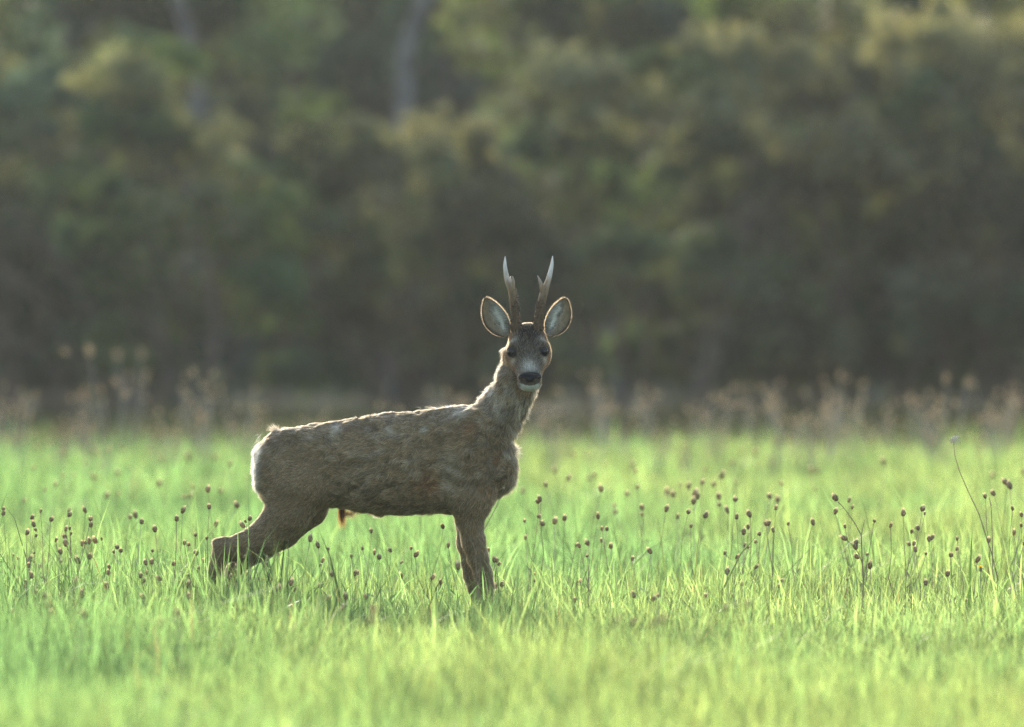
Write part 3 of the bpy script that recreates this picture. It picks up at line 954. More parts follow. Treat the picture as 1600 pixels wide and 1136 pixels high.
def antler_material():
    m, nt, out = new_mat("antler_bone")
    N, L = nt.nodes, nt.links
    tc = N.new("ShaderNodeTexCoord"); sp = N.new("ShaderNodeSeparateXYZ"); L.new(tc.outputs["Object"], sp.inputs[0])
    mr = N.new("ShaderNodeMapRange"); mr.inputs[1].default_value = .925; mr.inputs[2].default_value = 1.075
    L.new(sp.outputs["Z"], mr.inputs[0])
    nz = N.new("ShaderNodeTexNoise"); nz.inputs["Scale"].default_value = 110; nz.inputs["Detail"].default_value = 5
    mp = N.new("ShaderNodeMapping"); mp.inputs["Scale"].default_value = (1, 1, .25)
    L.new(tc.outputs["Object"], mp.inputs[0]); L.new(mp.outputs[0], nz.inputs["Vector"])
    ad = N.new("ShaderNodeMath"); ad.operation = 'MULTIPLY_ADD'; ad.inputs[1].default_value = .5; 
    L.new(nz.outputs["Fac"], ad.inputs[0]); L.new(mr.outputs[0], ad.inputs[2])
    sb = N.new("ShaderNodeMath"); sb.operation = 'SUBTRACT'; sb.inputs[1].default_value = .25
    L.new(ad.outputs[0], sb.inputs[0])
    cr = N.new("ShaderNodeValToRGB")
    e = cr.color_ramp.elements
    e[0].position = 0.1; e[0].color = (*srgb(74, 57, 38), 1)
    e[1].position = 1.0; e[1].color = (*srgb(206, 200, 190), 1)
    x = e.new(.5); x.color = (*srgb(126, 105, 80), 1)
    L.new(sb.outputs[0], cr.inputs[0])
    pb = N.new("ShaderNodeBsdfPrincipled"); pb.inputs["Roughness"].default_value = .6; pb.inputs["Specular IOR Level"].default_value = .25
    L.new(cr.outputs[0], pb.inputs["Base Color"])
    bp = N.new("ShaderNodeBump"); bp.inputs["Strength"].default_value = .6; bp.inputs["Distance"].default_value = .002
    L.new(nz.outputs["Fac"], bp.inputs["Height"]); L.new(bp.outputs[0], pb.inputs["Normal"])
    L.new(pb.outputs[0], out.inputs["Surface"])
    return m

def icosphere(c, r, n=1):
    V = [(0, 0, 1)] + [(math.cos(a) * .9, math.sin(a) * .9, .45) for a in [i * 1.2566 for i in range(5)]] + \
        [(math.cos(a) * .9, math.sin(a) * .9, -.45) for a in [i * 1.2566 + .6283 for i in range(5)]] + [(0, 0, -1)]
    T = []
    for i in range(5):
        j = (i + 1) % 5
        T += [(0, 1 + i, 1 + j), (1 + i, 6 + i, 1 + j), (1 + j, 6 + i, 6 + j), (6 + i, 11, 6 + j)]
    return [Vector(c) + Vector(v) * r for v in V], T

def spline(pts, n):
    pts = np.array(pts, float)
    d = np.concatenate([[0], np.cumsum(np.linalg.norm(np.diff(pts[:, :3], axis=0), axis=1))])
    t = np.linspace(0, d[-1], n)
    return np.stack([curve(d, pts[:, k], t) for k in range(pts.shape[1])], 1)

def build_antler(root, side, mat):
    rng = np.random.default_rng(70 + side)
    if side < 0:
        main = [(807, 519, 7.2, -.086), (806, 512, 8.6, -.088), (805.5, 504, 7.8, -.089), (805, 490, 7.2, -.090), (803, 470, 6.6, -.090), (799.5, 453, 5.9, -.088), (794, 441, 4.6, -.082), (790.5, 427, 3.7, -.076), (789, 412, 2.4, -.072), (789.3, 400.5, .5, -.070)]
        tine = [(800, 462, 4.5, -.090), (801.2, 447, 3.4, -.098), (801.8, 439, 2.4, -.103), (801, 432, .5, -.107)]
        back = [(797, 448, 4.0, -.082), (797, 440, 3.0, -.068), (798, 432, .6, -.056)]
    else:
        main = [(840, 519, 7.2, -.086), (840, 512, 8.6, -.088), (841, 504, 7.8, -.089), (843, 490, 7.2, -.090), (846.5, 470, 6.6, -.090), (850.5, 455, 5.9, -.088), (856, 440, 4.6, -.082), (860, 424, 3.6, -.076), (862.5, 411, 2.3, -.072), (863.3, 400, .5, -.070)]
        tine = [(849, 460, 4.5, -.090), (846, 447, 3.4, -.098), (843.5, 439, 2.4, -.103), (839.8, 430.5, .5, -.107)]
        back = [(854, 448, 4.0, -.082), (855, 440, 3.0, -.068), (856, 434, .6, -.056)]
    mb = MB()
    for ch, n in ((main, 30), (tine, 10), (back, 8)):
        s = spline([(*W(a, b, y), r * K) for a, b, r, y in ch], n)
        mb.tube([Vector(q[:3]) for q in s], list(s[:, 3]), 14)
    # pearls: dense round the burr and up the inner side
    s = spline([(*W(a, b, y), r * K) for a, b, r, y in main], 60)
    for i in range(110):
        z = rng.random() ** 1.5 * .55
        q = s[int(2 + z * 57)]
        a = rng.normal(0 if side < 0 else math.pi, 1.1) + (rng.normal(-.6, .5) if side < 0 else rng.normal(.6, .5))
        if z < .12: a = rng.uniform(0, 6.283)
        d = Vector((math.cos(a), math.sin(a), rng.normal(0, .2)))
        mb.add(*icosphere(Vector(q[:3]) + d * q[3] * .98, rng.uniform(.0024, .0046) * (1.25 if z < .12 else 1.0)))
    o = link("antler", mb.mesh("antler"), root, mat)
    return o

def build_deer():
    rng = np.random.default_rng(5)
    root = empty("roe_deer", (0, 0, 0))
    tag(root, "grey brown roebuck with two short antlers standing side on, looking at camera", "deer")
    P = deer_prims()
    V, Q = build_body_mesh(P)
    Nv = vertex_normals(V, Q)
    if (Nv * (V - V.mean(0))).sum() < 0:
        Q = Q[:, ::-1].copy(); Nv = -Nv
    for _ in range(2):                                              # light smoothing
        acc = np.zeros_like(V); num = np.zeros(len(V))
        for k in range(4):
            np.add.at(acc, Q[:, k], V[Q[:, (k + 1) % 4]]); np.add.at(num, Q[:, k], 1)
        V = V * .5 + acc / num[:, None] * .5
    Wt, names = region_weights(P, V)
    lump = (fbm(V * np.array([26, 30, 38]), 3) - .5) * (.016 * Wt[:, 0] + .020 * Wt[:, 1] + .002) + (vnoise(V * np.array([60, 70, 85]) + 4) - .5) * (.006 * Wt[:, 0] + .008 * Wt[:, 1])
    V = V + Nv * lump[:, None]
    Nv = vertex_normals(V, Q)
    c, ln, fl, rump, _ = fur_look(P, V, Nv)
    me = np_mesh("body", V, None, Q, True, c * .8)
    body = link("body", me, root, M_SKIN)
    # ---- coat
    q = V - HO
    t, u, v = q @ HA, q @ HB, q @ HU
    dens = .55 + Wt[:, 2] * 2.2 + .5 * Wt[:, 1] + .5 * (Wt[:, 3] + Wt[:, 4])
    p, n = scatter(V, Q, Nv, 230000, rng, dens)
    keep = np.ones(len(p), bool)
    for e in EYES: keep &= np.linalg.norm(p - e, axis=1) > .0178
    q = p - HO; t, u, v = q @ HA, q @ HB, q @ HU
    keep &= ~((t > .164) & (v > .0035))
    keep &= p[:, 2] > .02
    p, n = p[keep], n[keep]
    c, ln, fl, rump, Wt = fur_look(P, p, n)
    c = c * rng.lognormal(0, .42, len(p))[:, None]
    tip = rng.random(len(p)) < .12
    c[tip] = c[tip] * .4 + F_GREY * .75
    fl = unit(fl) + rng.normal(0, .22, p.shape)
    fl = unit(fl - n * (fl * n).sum(1)[:, None])
    lift = np.clip(.22 - .10 * smooth01(n[:, 2], .2, .8) + .18 * Wt[:, 1] - .1 * Wt[:, 2] + .25 * rump + rng.normal(0, .10, len(p)), .08, 1.1)[:, None]
    d0 = unit(n * (lift + .35) + fl)
    d1 = unit(n * (lift * .55) + fl + np.array([0, 0, -.12]))
    ln = ln * rng.uniform(.6, 1.25, len(p))
    rad = np.full(len(p), .00042) - .00014 * Wt[:, 2]
    nrm_ = unit(n + .45 * fl + 1.25 * (np.stack([vnoise(p * np.array([48, 60, 75]) + 13 * d) for d in range(3)], 1) - .5) * (Wt[:, 0:1] + 1.2 * Wt[:, 1:2] + .25) + rng.normal(0, .12, p.shape))
    # ---- tufts: tail tuft, brush under the belly
    def tuft(cx, cz, cy, spread, num, direction, length, col, jit):
        r = W(cx, cz, cy) + rng.normal(0, 1, (num, 3)) * spread
        d = unit(np.array(direction) + rng.normal(0, jit, (num, 3)))
        return r, d, length * rng.uniform(.55, 1.15, num), col * rng.uniform(.7, 1.25, num)[:, None]
    T = [tuft(534, 796, 0, np.array([.005, .006, .004]), 260, (.02, 0, -1), .050, srgb(92, 46, 16), .10),
         tuft(545, 800, 0, np.array([.012, .010, .003]), 260, (-.15, 0, -1), .018, srgb(72, 52, 30), .2),
         tuft(432, 672, 0, np.array([.008, .010, .002]), 130, (-.7, 0, .5), .022, srgb(150, 128, 98), .3),
         tuft(406, 725, 0, np.array([.003, .026, .026]), 1100, (-.5, 0, -.6), .026, F_WHITE * .95, .25),
         tuft(797, 736, -.005, np.array([.004, .02, .016]), 700, (.55, 0, -.6), .018, F_GREY * .9, .35),
         tuft(705, 638, 0, np.array([.03, .02, .001]), 120, (-.9, 0, .35), .018, F_GREY * .7, .3)]
    p = np.concatenate([p] + [a[0] for a in T]); d0 = np.concatenate([d0] + [a[1] for a in T])
    d1 = np.concatenate([d1] + [unit(a[1] + np.array([0, 0, -.25])) for a in T])
    ln = np.concatenate([ln] + [a[2] for a in T]); c = np.concatenate([c] + [a[3] for a in T])
    nrm_ = np.concatenate([nrm_] + [unit(np.array([-.2, -.6, .4]) + a[1]) for a in T])
    rad = np.concatenate([rad] + [np.full(len(a[0]), .0003) for a in T])
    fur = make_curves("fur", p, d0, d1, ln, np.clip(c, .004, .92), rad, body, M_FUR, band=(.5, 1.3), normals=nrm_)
    tag(fur, kind="stuff")
    # ---- eyes
    m, nt, out = new_mat("eye_black")
    pb = nt.nodes.new("ShaderNodeBsdfPrincipled"); nt.links.new(pb.outputs[0], out.inputs["Surface"])
    pb.inputs["Base Color"].default_value = (.006, .005, .005, 1); pb.inputs["Roughness"].default_value = .02
    pb.inputs["Specular IOR Level"].default_value = .22
    lid = solid_material("eyelid_skin", (.012, .010, .008), (.02, .016, .012), 80, .5)
    for s, e in zip((-1, 1), EYES):
        nu, nv = 20, 14
        Vv, Qq = [], []
        ax = unit(np.array([HB * s * .62 + HU * .62 + HA * .42]))[0]
        b = np.cross(ax, np.array([0, 0, 1.0])); b /= np.linalg.norm(b); cc = np.cross(b, ax)
        for i in range(nv + 1):
            th = math.pi * i / nv
            for j in range(nu):
                ph = 2 * math.pi * j / nu
                Vv.append(ax * math.cos(th) * .0128 + b * math.sin(th) * math.cos(ph) * .0150 + cc * math.sin(th) * math.sin(ph) * .0138)
        for i in range(nv):
            for j in range(nu):
                Qq.append((i * nu + j, (i + 1) * nu + j, (i + 1) * nu + (j + 1) % nu, i * nu + (j + 1) % nu))
        eo = link("eye", np_mesh("eye", np.array(Vv), None, Qq, True), root, m)
        eo.location = Vector(e)
        ring = [Vector(ax * .0062 + b * math.cos(a) * .0156 + cc * math.sin(a) * .0136) for a in [k * 2 * math.pi / 20 for k in range(21)]]
        mb = MB(); mb.tube(ring, [.0021] * 21, 6)
        link("eyelid", mb.mesh("eyelid"), eo, lid)
    # ---- nose
    nm = solid_material("wet_nose", (.006, .006, .007), (.012, .012, .013), 260, .42, .09, bump=.5)
    nu, nv = 36, 24
    Vv = []
    for i in range(nv + 1):
        th = math.pi * i / nv
        for j in range(nu):
            ph = 2 * math.pi * j / nu
            a, bq, cq = math.cos(th), math.sin(th) * math.cos(ph), math.sin(th) * math.sin(ph)
            uu, vv, tt = bq * .0340, cq * .0142, a * .017
            uu *= 1 + .08 * cq                                        # broader above
            for s in (-1, 1):                                              # nostrils
                dd = ((uu - s * .0205) / .0088) ** 2 + ((vv + .001 + .25 * (abs(uu) - .0205)) / .0068) ** 2
                if a > 0: tt -= .013 * math.exp(-dd * 1.2)
            if a > 0: tt -= .003 * math.exp(-(uu / .0022) ** 2) * (1 if vv < .002 else .3)
            Vv.append(HP(.176 + tt, uu, .0165 + vv))
    Qq = [(i * nu + j, (i + 1) * nu + j, (i + 1) * nu + (j + 1) % nu, i * nu + (j + 1) % nu) for i in range(nv) for j in range(nu)]
    link("nose", np_mesh("nose", np.array(Vv), None, Qq, True), root, nm)
    # dark line of the mouth
    mb = MB()
    mb.tube([Vector(HP(.190 - .022 * (k / 6) ** 2, s * .024 * k / 6, .0030 + .002 * (k / 6) ** 2)) for s in (-1,) for k in range(6, 0, -1)] +
            [Vector(HP(.190 - .022 * (k / 6) ** 2, .024 * k / 6, .0030 + .002 * (k / 6) ** 2)) for k in range(0, 7)], [.0016] * 13, 6)
    link("mouth", mb.mesh("mouth"), root, nm)
    am = antler_material()
    for s in (-1, 1):
        build_antler(root, s, am)["label"] = "left antler in the picture, two tips" if s < 0 else "right antler in the picture, two tips"
        build_ear(root, s)
    # ---- cloven hooves, two toes each
    hm = solid_material("hoof_horn", (.02, .017, .013), (.05, .042, .032), 60, .45)
    for hx, hy, y in ((311, 985, -.060), (341, 985, .058), (772, 985, -.052), (748, 985, .048)):
        mb = MB()
        f = 1 if hx > 600 else 1
        for s in (-1, 1):
            o = W(hx, hy, y + s * .008)
            prof = [(-.012, .001), (.026, .001), (.016, .018), (.000, .034), (-.013, .030)]
            A = [Vector((o[0] + a * f, o[1] - .0068, o[2] + b)) for a, b in prof]; B = [Vector((o[0] + a * f, o[1] + .0068, o[2] + b)) for a, b in prof]
            nP = len(prof)
            mb.add(A + B, [(0, 1, 2), (0, 2, 3), (0, 3, 4), (nP, nP + 2, nP + 1), (nP, nP + 3, nP + 2), (nP, nP + 4, nP + 3)], [(i, nP + i, nP + (i + 1) % nP, (i + 1) % nP) for i in range(nP)])
        link("hoof", mb.mesh("hoof", False), root, hm)
    # the animal follows the camera-left slope of its stance: no extra transform needed
    return root
build_deer()

# ================================================================== DRY PLANTS
def seed_head_mesh(seed, name="seed_head"):
    """egg-shaped knapweed-like head: overlapping bracts and a fuzzy pale top; +Z is up, 1 unit = its diameter"""
    rng = np.random.default_rng(seed)
    nu, prof = 9, [(-.62, .05), (-.55, .26), (-.32, .46), (-.02, .52), (.26, .44), (.44, .30), (.50, .12)]
    V, Q, C = [], [], []
    f = rng.uniform(.75, 1.35)
    dark, mid, pale = srgb(116, 98, 70) * f, srgb(166, 144, 106) * f, srgb(236, 220, 182) * min(1, f)
    for i, (z, r) in enumerate(prof):
        for j in range(nu):
            a = 2 * math.pi * (j + .5 * (i % 2)) / nu
            rr = r * (1 + rng.normal(0, .05) + .09 * (1 if (i + j) % 2 else -1))
            V.append((math.cos(a) * rr, math.sin(a) * rr, z + rng.normal(0, .02)))
            C.append(dark * .8 if z < -.4 else (mid if (i + j) % 2 else dark) if z < .3 else pale * .75)
    for i in range(len(prof) - 1):
        for j in range(nu):
            Q.append((i * nu + j, i * nu + (j + 1) % nu, (i + 1) * nu + (j + 1) % nu, (i + 1) * nu + j))
    T = []
    V.append((0, 0, .53)); C.append(pale * .8); top = len(V) - 1
    b = (len(prof) - 1) * nu
    for j in range(nu): T.append((b + j, b + (j + 1) % nu, top))
    for k in range(24):                                        # pale bristles
        a = rng.uniform(0, 6.283); r = rng.uniform(.05, .36)
        p = np.array([math.cos(a) * r, math.sin(a) * r, .40]); q = np.array([math.cos(a) * (r + .12), math.sin(a) * (r + .12), .40 + rng.uniform(.2, .55)])
        s = np.array([-math.sin(a), math.cos(a), 0]) * .08
        o = len(V); V += [tuple(p - s), tuple(p + s), tuple(q)]; C += [pale * .9] * 3; T.append((o, o + 1, o + 2))
    return np_mesh(name, np.array(V), T, Q, False, np.array(C))

M_HEAD = leaf_material("seed_head", attr="tint", trans=.33, trans_gain=(1.3, 1.15, .95), rough=.7, spec=.3, var=.3, nscale=60)
HEADS = [seed_head_mesh(400 + i) for i in range(12)]
WEED_HEADS = [seed_head_mesh(440 + i) for i in range(4)]
M_WEED = leaf_material('weed_head', color=(.42, .345, .225), trans=.5, trans_gain=(1.2, 1.1, 1.0), rough=.8, spec=.2, var=.3, nscale=9)

def place_head(parent, p, d, size, k, name="seed_head", squash=1.0, weed=False):
    pool = WEED_HEADS if weed else HEADS
    h = bpy.data.objects.new(name, pool[k % len(pool)])
    COL.objects.link(h); h.parent = parent
    if len(h.data.materials) == 0: h.data.materials.append(M_WEED if weed else M_HEAD)
    q = Vector((0, 0, 1)).rotation_difference(Vector(d).normalized())
    h.rotation_mode = 'QUATERNION'; h.rotation_quaternion = q
    h.scale = (size, size, size * squash)
    h.location = Vector(p) + Vector(d).normalized() * size * .5
    return h

PLANTS = [
    (-0.4,[(-1.373,0.338)]),(-0.62,[(-1.356,0.324),(-1.348,0.311),(-1.35,0.293)]),(-0.13,[(-1.4,0.289)]),(-0.54,[(-1.34,0.362)]),(-0.69,[(-1.305,0.34)]),
    (-0.12,[(-1.278,0.34),(-1.287,0.3),(-1.275,0.303),(-1.273,0.288),(-1.288,0.277),(-1.287,0.258)]),(0.76,[(-1.353,0.248)]),(0.56,[(-1.268,0.24),(-1.257,0.244),(-1.246,0.247)]),
    (0.5,[(-1.225,0.251),(-1.208,0.257)]),(-0.42,[(-1.201,0.336)]),(0.11,[(-1.224,0.305)]),(-0.33,[(-1.13,0.252),(-1.139,0.24),(-1.12,0.242)]),
    (-0.51,[(-1.145,0.201),(-1.147,0.183),(-1.15,0.147),(-1.134,0.106)]),(-0.62,[(-1.218,0.126)]),
    (-0.44,[(-1.378,0.204),(-1.37,0.174),(-1.384,0.156),(-1.388,0.145),(-1.392,0.13),(-1.38,0.131),(-1.359,0.127),(-1.365,0.108)]),(0.78,[(-1.465,0.193)]),(0.61,[(-1.473,0.205)]),
    (0.57,[(-1.471,0.17)]),(0.56,[(-1.506,0.192)]),(-0.47,[(-1.45,0.365)]),(-0.27,[(-1.461,0.347)]),(0.27,[(-1.393,0.223)]),(0.44,[(-1.418,0.196),(-1.404,0.191)]),
    (0.65,[(-1.396,0.172)]),(0.7,[(-1.391,0.132)]),(-0.65,[(-1.278,0.247)]),(0.23,[(-1.317,0.196)]),(0.34,[(-1.268,0.196)]),(0.06,[(-1.228,0.213)]),(-2.63,[(-1.316,0.139)]),
    (-3.39,[(-1.189,0.157)]),(0.67,[(-1.313,0.188)]),(0.13,[(-1.431,0.145)]),(4.3,[(-1.618,0.29)]),(11.48,[(-1.898,0.351)]),(14.33,[(-1.979,0.317)]),(10.47,[(-1.746,0.348)]),
    (7.29,[(-1.721,0.345)]),(7.92,[(-1.606,0.311)]),(8.2,[(-1.655,0.301)]),(5.51,[(-1.564,0.32)]),(5.39,[(-1.595,0.303)]),(9.03,[(-1.575,0.276)]),(9.14,[(-1.491,0.291)]),
    (10.82,[(-1.612,0.341),(-1.591,0.348)]),(6.55,[(-1.394,0.264)]),(6.18,[(-1.417,0.265)]),(1.36,[(-1.289,0.323)]),(2.92,[(-1.407,0.288)]),(10.31,[(-1.665,0.313)]),
    (13.16,[(-1.746,0.307)]),(14.87,[(-1.689,0.294)]),(-5.41,[(-1.035,0.3)]),(-4.44,[(-1.157,0.236)]),(-5.69,[(-1.084,0.253)]),(-5.91,[(-0.996,0.236)]),(0.28,[(-1.11,0.183)]),
    (-0.33,[(-1.047,0.208),(-1.03,0.21)]),(-0.2,[(-1.067,0.166),(-1.061,0.152)]),(0.47,[(-1.073,0.157)]),(-0.25,[(-1.031,0.241)]),(0.15,[(-1.036,0.292)]),(0.74,[(-0.978,0.334)]),
    (-0.63,[(-0.95,0.34)]),(-0.7,[(-0.855,0.376)]),(-0.41,[(-0.901,0.291)]),(0.5,[(-0.898,0.258)]),(0.25,[(-0.956,0.25),(-0.942,0.246)]),(-0.4,[(-0.901,0.236)]),
    (-0.24,[(-0.883,0.21)]),(-0.5,[(-0.966,0.208),(-0.922,0.149)]),(-0.02,[(-0.904,0.177),(-0.932,0.164),(-0.955,0.144)]),(-0.73,[(-0.992,0.176)]),(0.39,[(-1.047,0.126)]),
    (0.72,[(-1,0.118)]),(-1.61,[(-1.01,0.149)]),(-1.38,[(-1.036,0.121)]),(-2.1,[(-0.926,0.159)]),(-1.13,[(-0.901,0.136)]),(0.8,[(-0.912,0.116),(-0.9,0.113)]),(0.25,[(-0.828,0.226)]),
    (0.59,[(-0.851,0.126)]),(-0.3,[(-0.788,0.195),(-0.783,0.185)]),(-0.47,[(-0.8,0.176)]),(-0.04,[(-0.817,0.148)]),(-0.57,[(-0.754,0.304)]),(-0.15,[(-0.772,0.223)]),
    (0.84,[(-0.791,0.142)]),(-0.24,[(-0.754,0.332),(-0.764,0.326)]),(7.9,[(-0.966,0.304)]),(-0.51,[(-0.763,0.32)]),(11.85,[(-1.465,0.338)]),(12.12,[(-1.416,0.296)]),
    (12.35,[(-1.317,0.289),(-1.326,0.303)]),(11.49,[(-1.523,0.27)]),(7.32,[(-1.017,0.358)]),(6.06,[(-1.109,0.302)]),(7.55,[(-1.281,0.281)]),(6.98,[(-1.041,0.266)]),
    (6.19,[(-1.125,0.266),(-1.143,0.263)]),(2.62,[(-1.184,0.277)]),(1.2,[(-1.117,0.288)]),(2.47,[(-1.198,0.275)]),(2.02,[(-0.916,0.264)]),(2.61,[(-0.863,0.309)]),
    (13.01,[(-1.24,0.285)]),(2.46,[(-0.954,0.36)]),(-5.52,[(-0.785,0.23)]),(-7.26,[(-0.772,0.262)]),(0.52,[(-0.706,0.229)]),(-0.1,[(-0.706,0.212),(-0.709,0.196)]),
    (0.88,[(-0.698,0.202)]),(0.01,[(-0.722,0.149)]),(-0.39,[(-0.576,0.279)]),(-0.1,[(-0.559,0.252)]),(-0.74,[(-0.518,0.259)]),(-0.08,[(-0.548,0.208),(-0.555,0.196)]),
    (-0.38,[(-0.513,0.176)]),(-1.04,[(-0.65,0.153)]),(0.05,[(-0.651,0.12)]),(-0.75,[(-0.624,0.163),(-0.612,0.145)]),(-0.37,[(-0.547,0.14)]),(-0.39,[(-0.459,0.229)]),
    (-0.45,[(-0.426,0.254)]),(-0.41,[(-0.44,0.182),(-0.448,0.18)]),(0.68,[(-0.407,0.211)]),(-0.56,[(-0.376,0.229)]),(-0.71,[(-0.342,0.253)]),(0.78,[(-0.33,0.181)]),
    (0.16,[(-0.281,0.22),(-0.322,0.157)]),(-1.22,[(-0.461,0.136),(-0.469,0.109)]),(-1.48,[(-0.402,0.146)]),(-1.72,[(-0.506,0.15)]),(0.04,[(-0.199,0.302)]),
    (-0.64,[(-0.181,0.266),(-0.152,0.206)]),(-0.44,[(-0.229,0.17)]),(0.69,[(-0.121,0.148)]),(0.73,[(-0.069,0.218)]),(0.77,[(-0.075,0.19),(-0.085,0.193)]),
    (-0.23,[(-0.044,0.211),(-0.051,0.214),(-0.04,0.203)]),(0.32,[(-0.047,0.123),(-0.032,0.127)]),(0.56,[(-0.298,0.227)]),(0.29,[(-0.208,0.135)]),(1.2,[(-0.423,0.263)]),
    (-7.21,[(-0.311,0.262)]),(-6.77,[(-0.306,0.272)]),(0.37,[(0.198,0.24)]),(-0.34,[(0.216,0.229)]),(0.77,[(0.193,0.116)]),(-0.95,[(0.176,0.123)]),(0.85,[(0.067,0.143),(0.066,0.123)]),
    (0.84,[(0.357,0.188)]),(0.34,[(-0.032,0.126)]),(-0.72,[(0.344,0.128)]),(3.86,[(0.111,0.35)]),(6.72,[(0.044,0.273)]),(1.37,[(0.086,0.357),(0.079,0.346)]),(1.2,[(0.077,0.307)]),
    (1.89,[(0.094,0.266)]),(1.74,[(0.129,0.277)]),(1.2,[(0.158,0.3)]),(1.2,[(0.038,0.292)]),(1.2,[(0.04,0.243)]),(1.2,[(0.259,0.307)]),(1.2,[(0.271,0.27),(0.286,0.269)]),
    (4.96,[(0.349,0.26),(0.348,0.236)]),(3.06,[(0.285,0.352)]),(1.2,[(0.229,0.228)]),(1.2,[(0.192,0.22)]),(1.2,[(0.269,0.235)]),(1.2,[(0.297,0.217)]),(10.4,[(0.293,0.338)]),
    (10.02,[(0.234,0.348)]),(8.38,[(0.162,0.315)]),(5.1,[(0.188,0.348)]),(8.74,[(0.293,0.28)]),(9.13,[(0.344,0.327)]),(5.26,[(0.388,0.293)]),(6.47,[(0.436,0.349)]),
    (4.16,[(0.412,0.337)]),(9.91,[(0.461,0.307)]),(7.49,[(0.302,0.313)]),(-5.84,[(0.247,0.222)]),(-6.01,[(0.278,0.223)]),(5.47,[(0.575,0.319)]),(5.57,[(0.606,0.309)]),
    (4.36,[(0.629,0.346)]),(5.31,[(0.689,0.321)]),(6.34,[(0.545,0.274)]),(4.88,[(0.544,0.296)]),(3.08,[(0.581,0.337),(0.592,0.327),(0.579,0.311)]),(3.75,[(0.674,0.312),(0.677,0.288)]),
    (8.75,[(0.838,0.261),(0.836,0.236)]),(1.83,[(0.685,0.344)]),(1.2,[(0.529,0.319)]),(2.83,[(0.524,0.269)]),(1.87,[(0.473,0.314)]),(1.73,[(0.59,0.298)]),(1.2,[(0.538,0.279)]),
    (3.07,[(0.417,0.291),(0.417,0.271)]),(3.06,[(0.69,0.283)]),(1.2,[(0.676,0.304)]),(1.2,[(0.711,0.275)]),(1.2,[(0.697,0.259)]),(1.2,[(0.748,0.255)]),(1.2,[(0.765,0.284)]),
    (1.2,[(0.699,0.222),(0.709,0.214)]),(1.3,[(0.718,0.311)]),(1.2,[(0.734,0.23)]),(10.54,[(0.953,0.346)]),(7.35,[(0.695,0.338)]),(9.81,[(0.54,0.267)]),(5.55,[(0.717,0.348)]),
    (14.87,[(0.993,0.28)]),(10.89,[(0.975,0.29)]),(12.39,[(0.703,0.344)]),(10.77,[(0.866,0.302)]),(0.56,[(0.661,0.202)]),(-0.52,[(0.604,0.243)]),(0.69,[(0.411,0.215)]),
    (-0.5,[(0.612,0.186)]),(-0.55,[(0.632,0.119)]),(-1.03,[(0.54,0.134)]),(-1.97,[(0.38,0.156),(0.396,0.164)]),(0.41,[(0.714,0.177)]),(-4.92,[(0.516,0.22)]),(-3.68,[(0.583,0.245)]),
    (-5.97,[(0.547,0.264)]),(-7.21,[(0.309,0.259)]),(-7.61,[(0.322,0.277)]),(0.02,[(0.965,0.305)]),(-0.67,[(1.023,0.336)]),(-0.38,[(1.082,0.317)]),(0.64,[(1.05,0.207)]),
    (-0.19,[(1.029,0.196)]),(0.5,[(0.988,0.139)]),(0.88,[(0.805,0.118),(0.796,0.107)]),(1.2,[(0.787,0.266)]),(5.17,[(0.914,0.328)]),(3.38,[(0.831,0.321)]),(4.24,[(0.879,0.291)]),
    (1.2,[(0.794,0.332)]),(1.2,[(0.831,0.285)]),(1.2,[(0.773,0.285)]),(9.79,[(1.15,0.291),(1.172,0.289)]),(1.2,[(0.973,0.32)]),(1.95,[(1.039,0.339),(1.048,0.318)]),
    (1.2,[(0.907,0.288)]),(13.12,[(1.156,0.304)]),(12.42,[(1.391,0.274)]),(8.81,[(1.393,0.337)]),(5.98,[(1.054,0.296)]),(11.97,[(1.419,0.326)]),(12.26,[(1.054,0.273)]),
    (-0.66,[(1.108,0.356)]),(-0.56,[(1.164,0.367),(1.173,0.356)]),(0.58,[(1.2,0.285)]),(-0.5,[(1.137,0.302)]),(0.73,[(1.236,0.25),(1.243,0.255)]),(-0.17,[(1.146,0.258),(1.156,0.259)]),
    (0.18,[(1.176,0.232)]),(-0.2,[(1.19,0.233)]),(0.26,[(1.301,0.263),(1.3,0.232)]),(-0.64,[(1.243,0.236)]),(-0.12,[(1.34,0.212)]),(0.79,[(1.415,0.244)]),(-0.49,[(1.178,0.154)]),
    (-1.36,[(1.251,0.133)]),(-0.29,[(1.247,0.174)]),(8.02,[(1.763,0.302)]),(2.57,[(1.554,0.383)]),(2.08,[(1.542,0.381)]),(8.08,[(1.875,0.316)]),(0.19,[(1.485,0.334)]),
    (0.04,[(1.476,0.307)]),(0.18,[(1.487,0.252)]),(0.79,[(1.49,0.268)]),(0.49,[(1.473,0.347)]),(0.85,[(1.41,0.374)]),(1.68,[(1.475,0.365)]),
]


NUM = ["", "single", "two", "three", "four", "five", "six", "seven", "eight"]
def region_of(px, dy):
    if dy > 1.2:
        z = "far"
        names = [(140, "at the far left"), (270, "left of the deer"), (420, "behind the deer's rump"), (700, "under the belly"), (900, "just behind the chest"), (1040, "in the far right centre"),
                 (1130, "in the far middle right"), (1260, "in the far right half"), (1420, "in the far right"), (1700, "by the far right edge")]
    elif dy < -1.6:
        z = "near"
        names = [(300, "in the near left grass"), (900, "in grass below the deer"), (1700, "in the near right grass")]
    else:
        z = "mid"
        names = [(45, "at the left edge"), (95, "near the left edge"), (190, "well left of the hock"), (290, "beside the hock's left"), (350, "beside the hock"), (420, "against the hind leg"), (480, "under the flank"), (560, "under the belly tuft"),
                 (690, "under the deer's belly"), (800, "by the front leg"), (960, "just right of the chest"), (1120, "in the middle right"), (1240, "right of centre"), (1350, "below the branched stalk"), (1450, "left of the umbel stalk"), (1545, "beside the umbel stalk"), (1700, "at the right edge")]
    for lim, n in names:
        if px < lim: return z, n
    return z, names[-1][1]

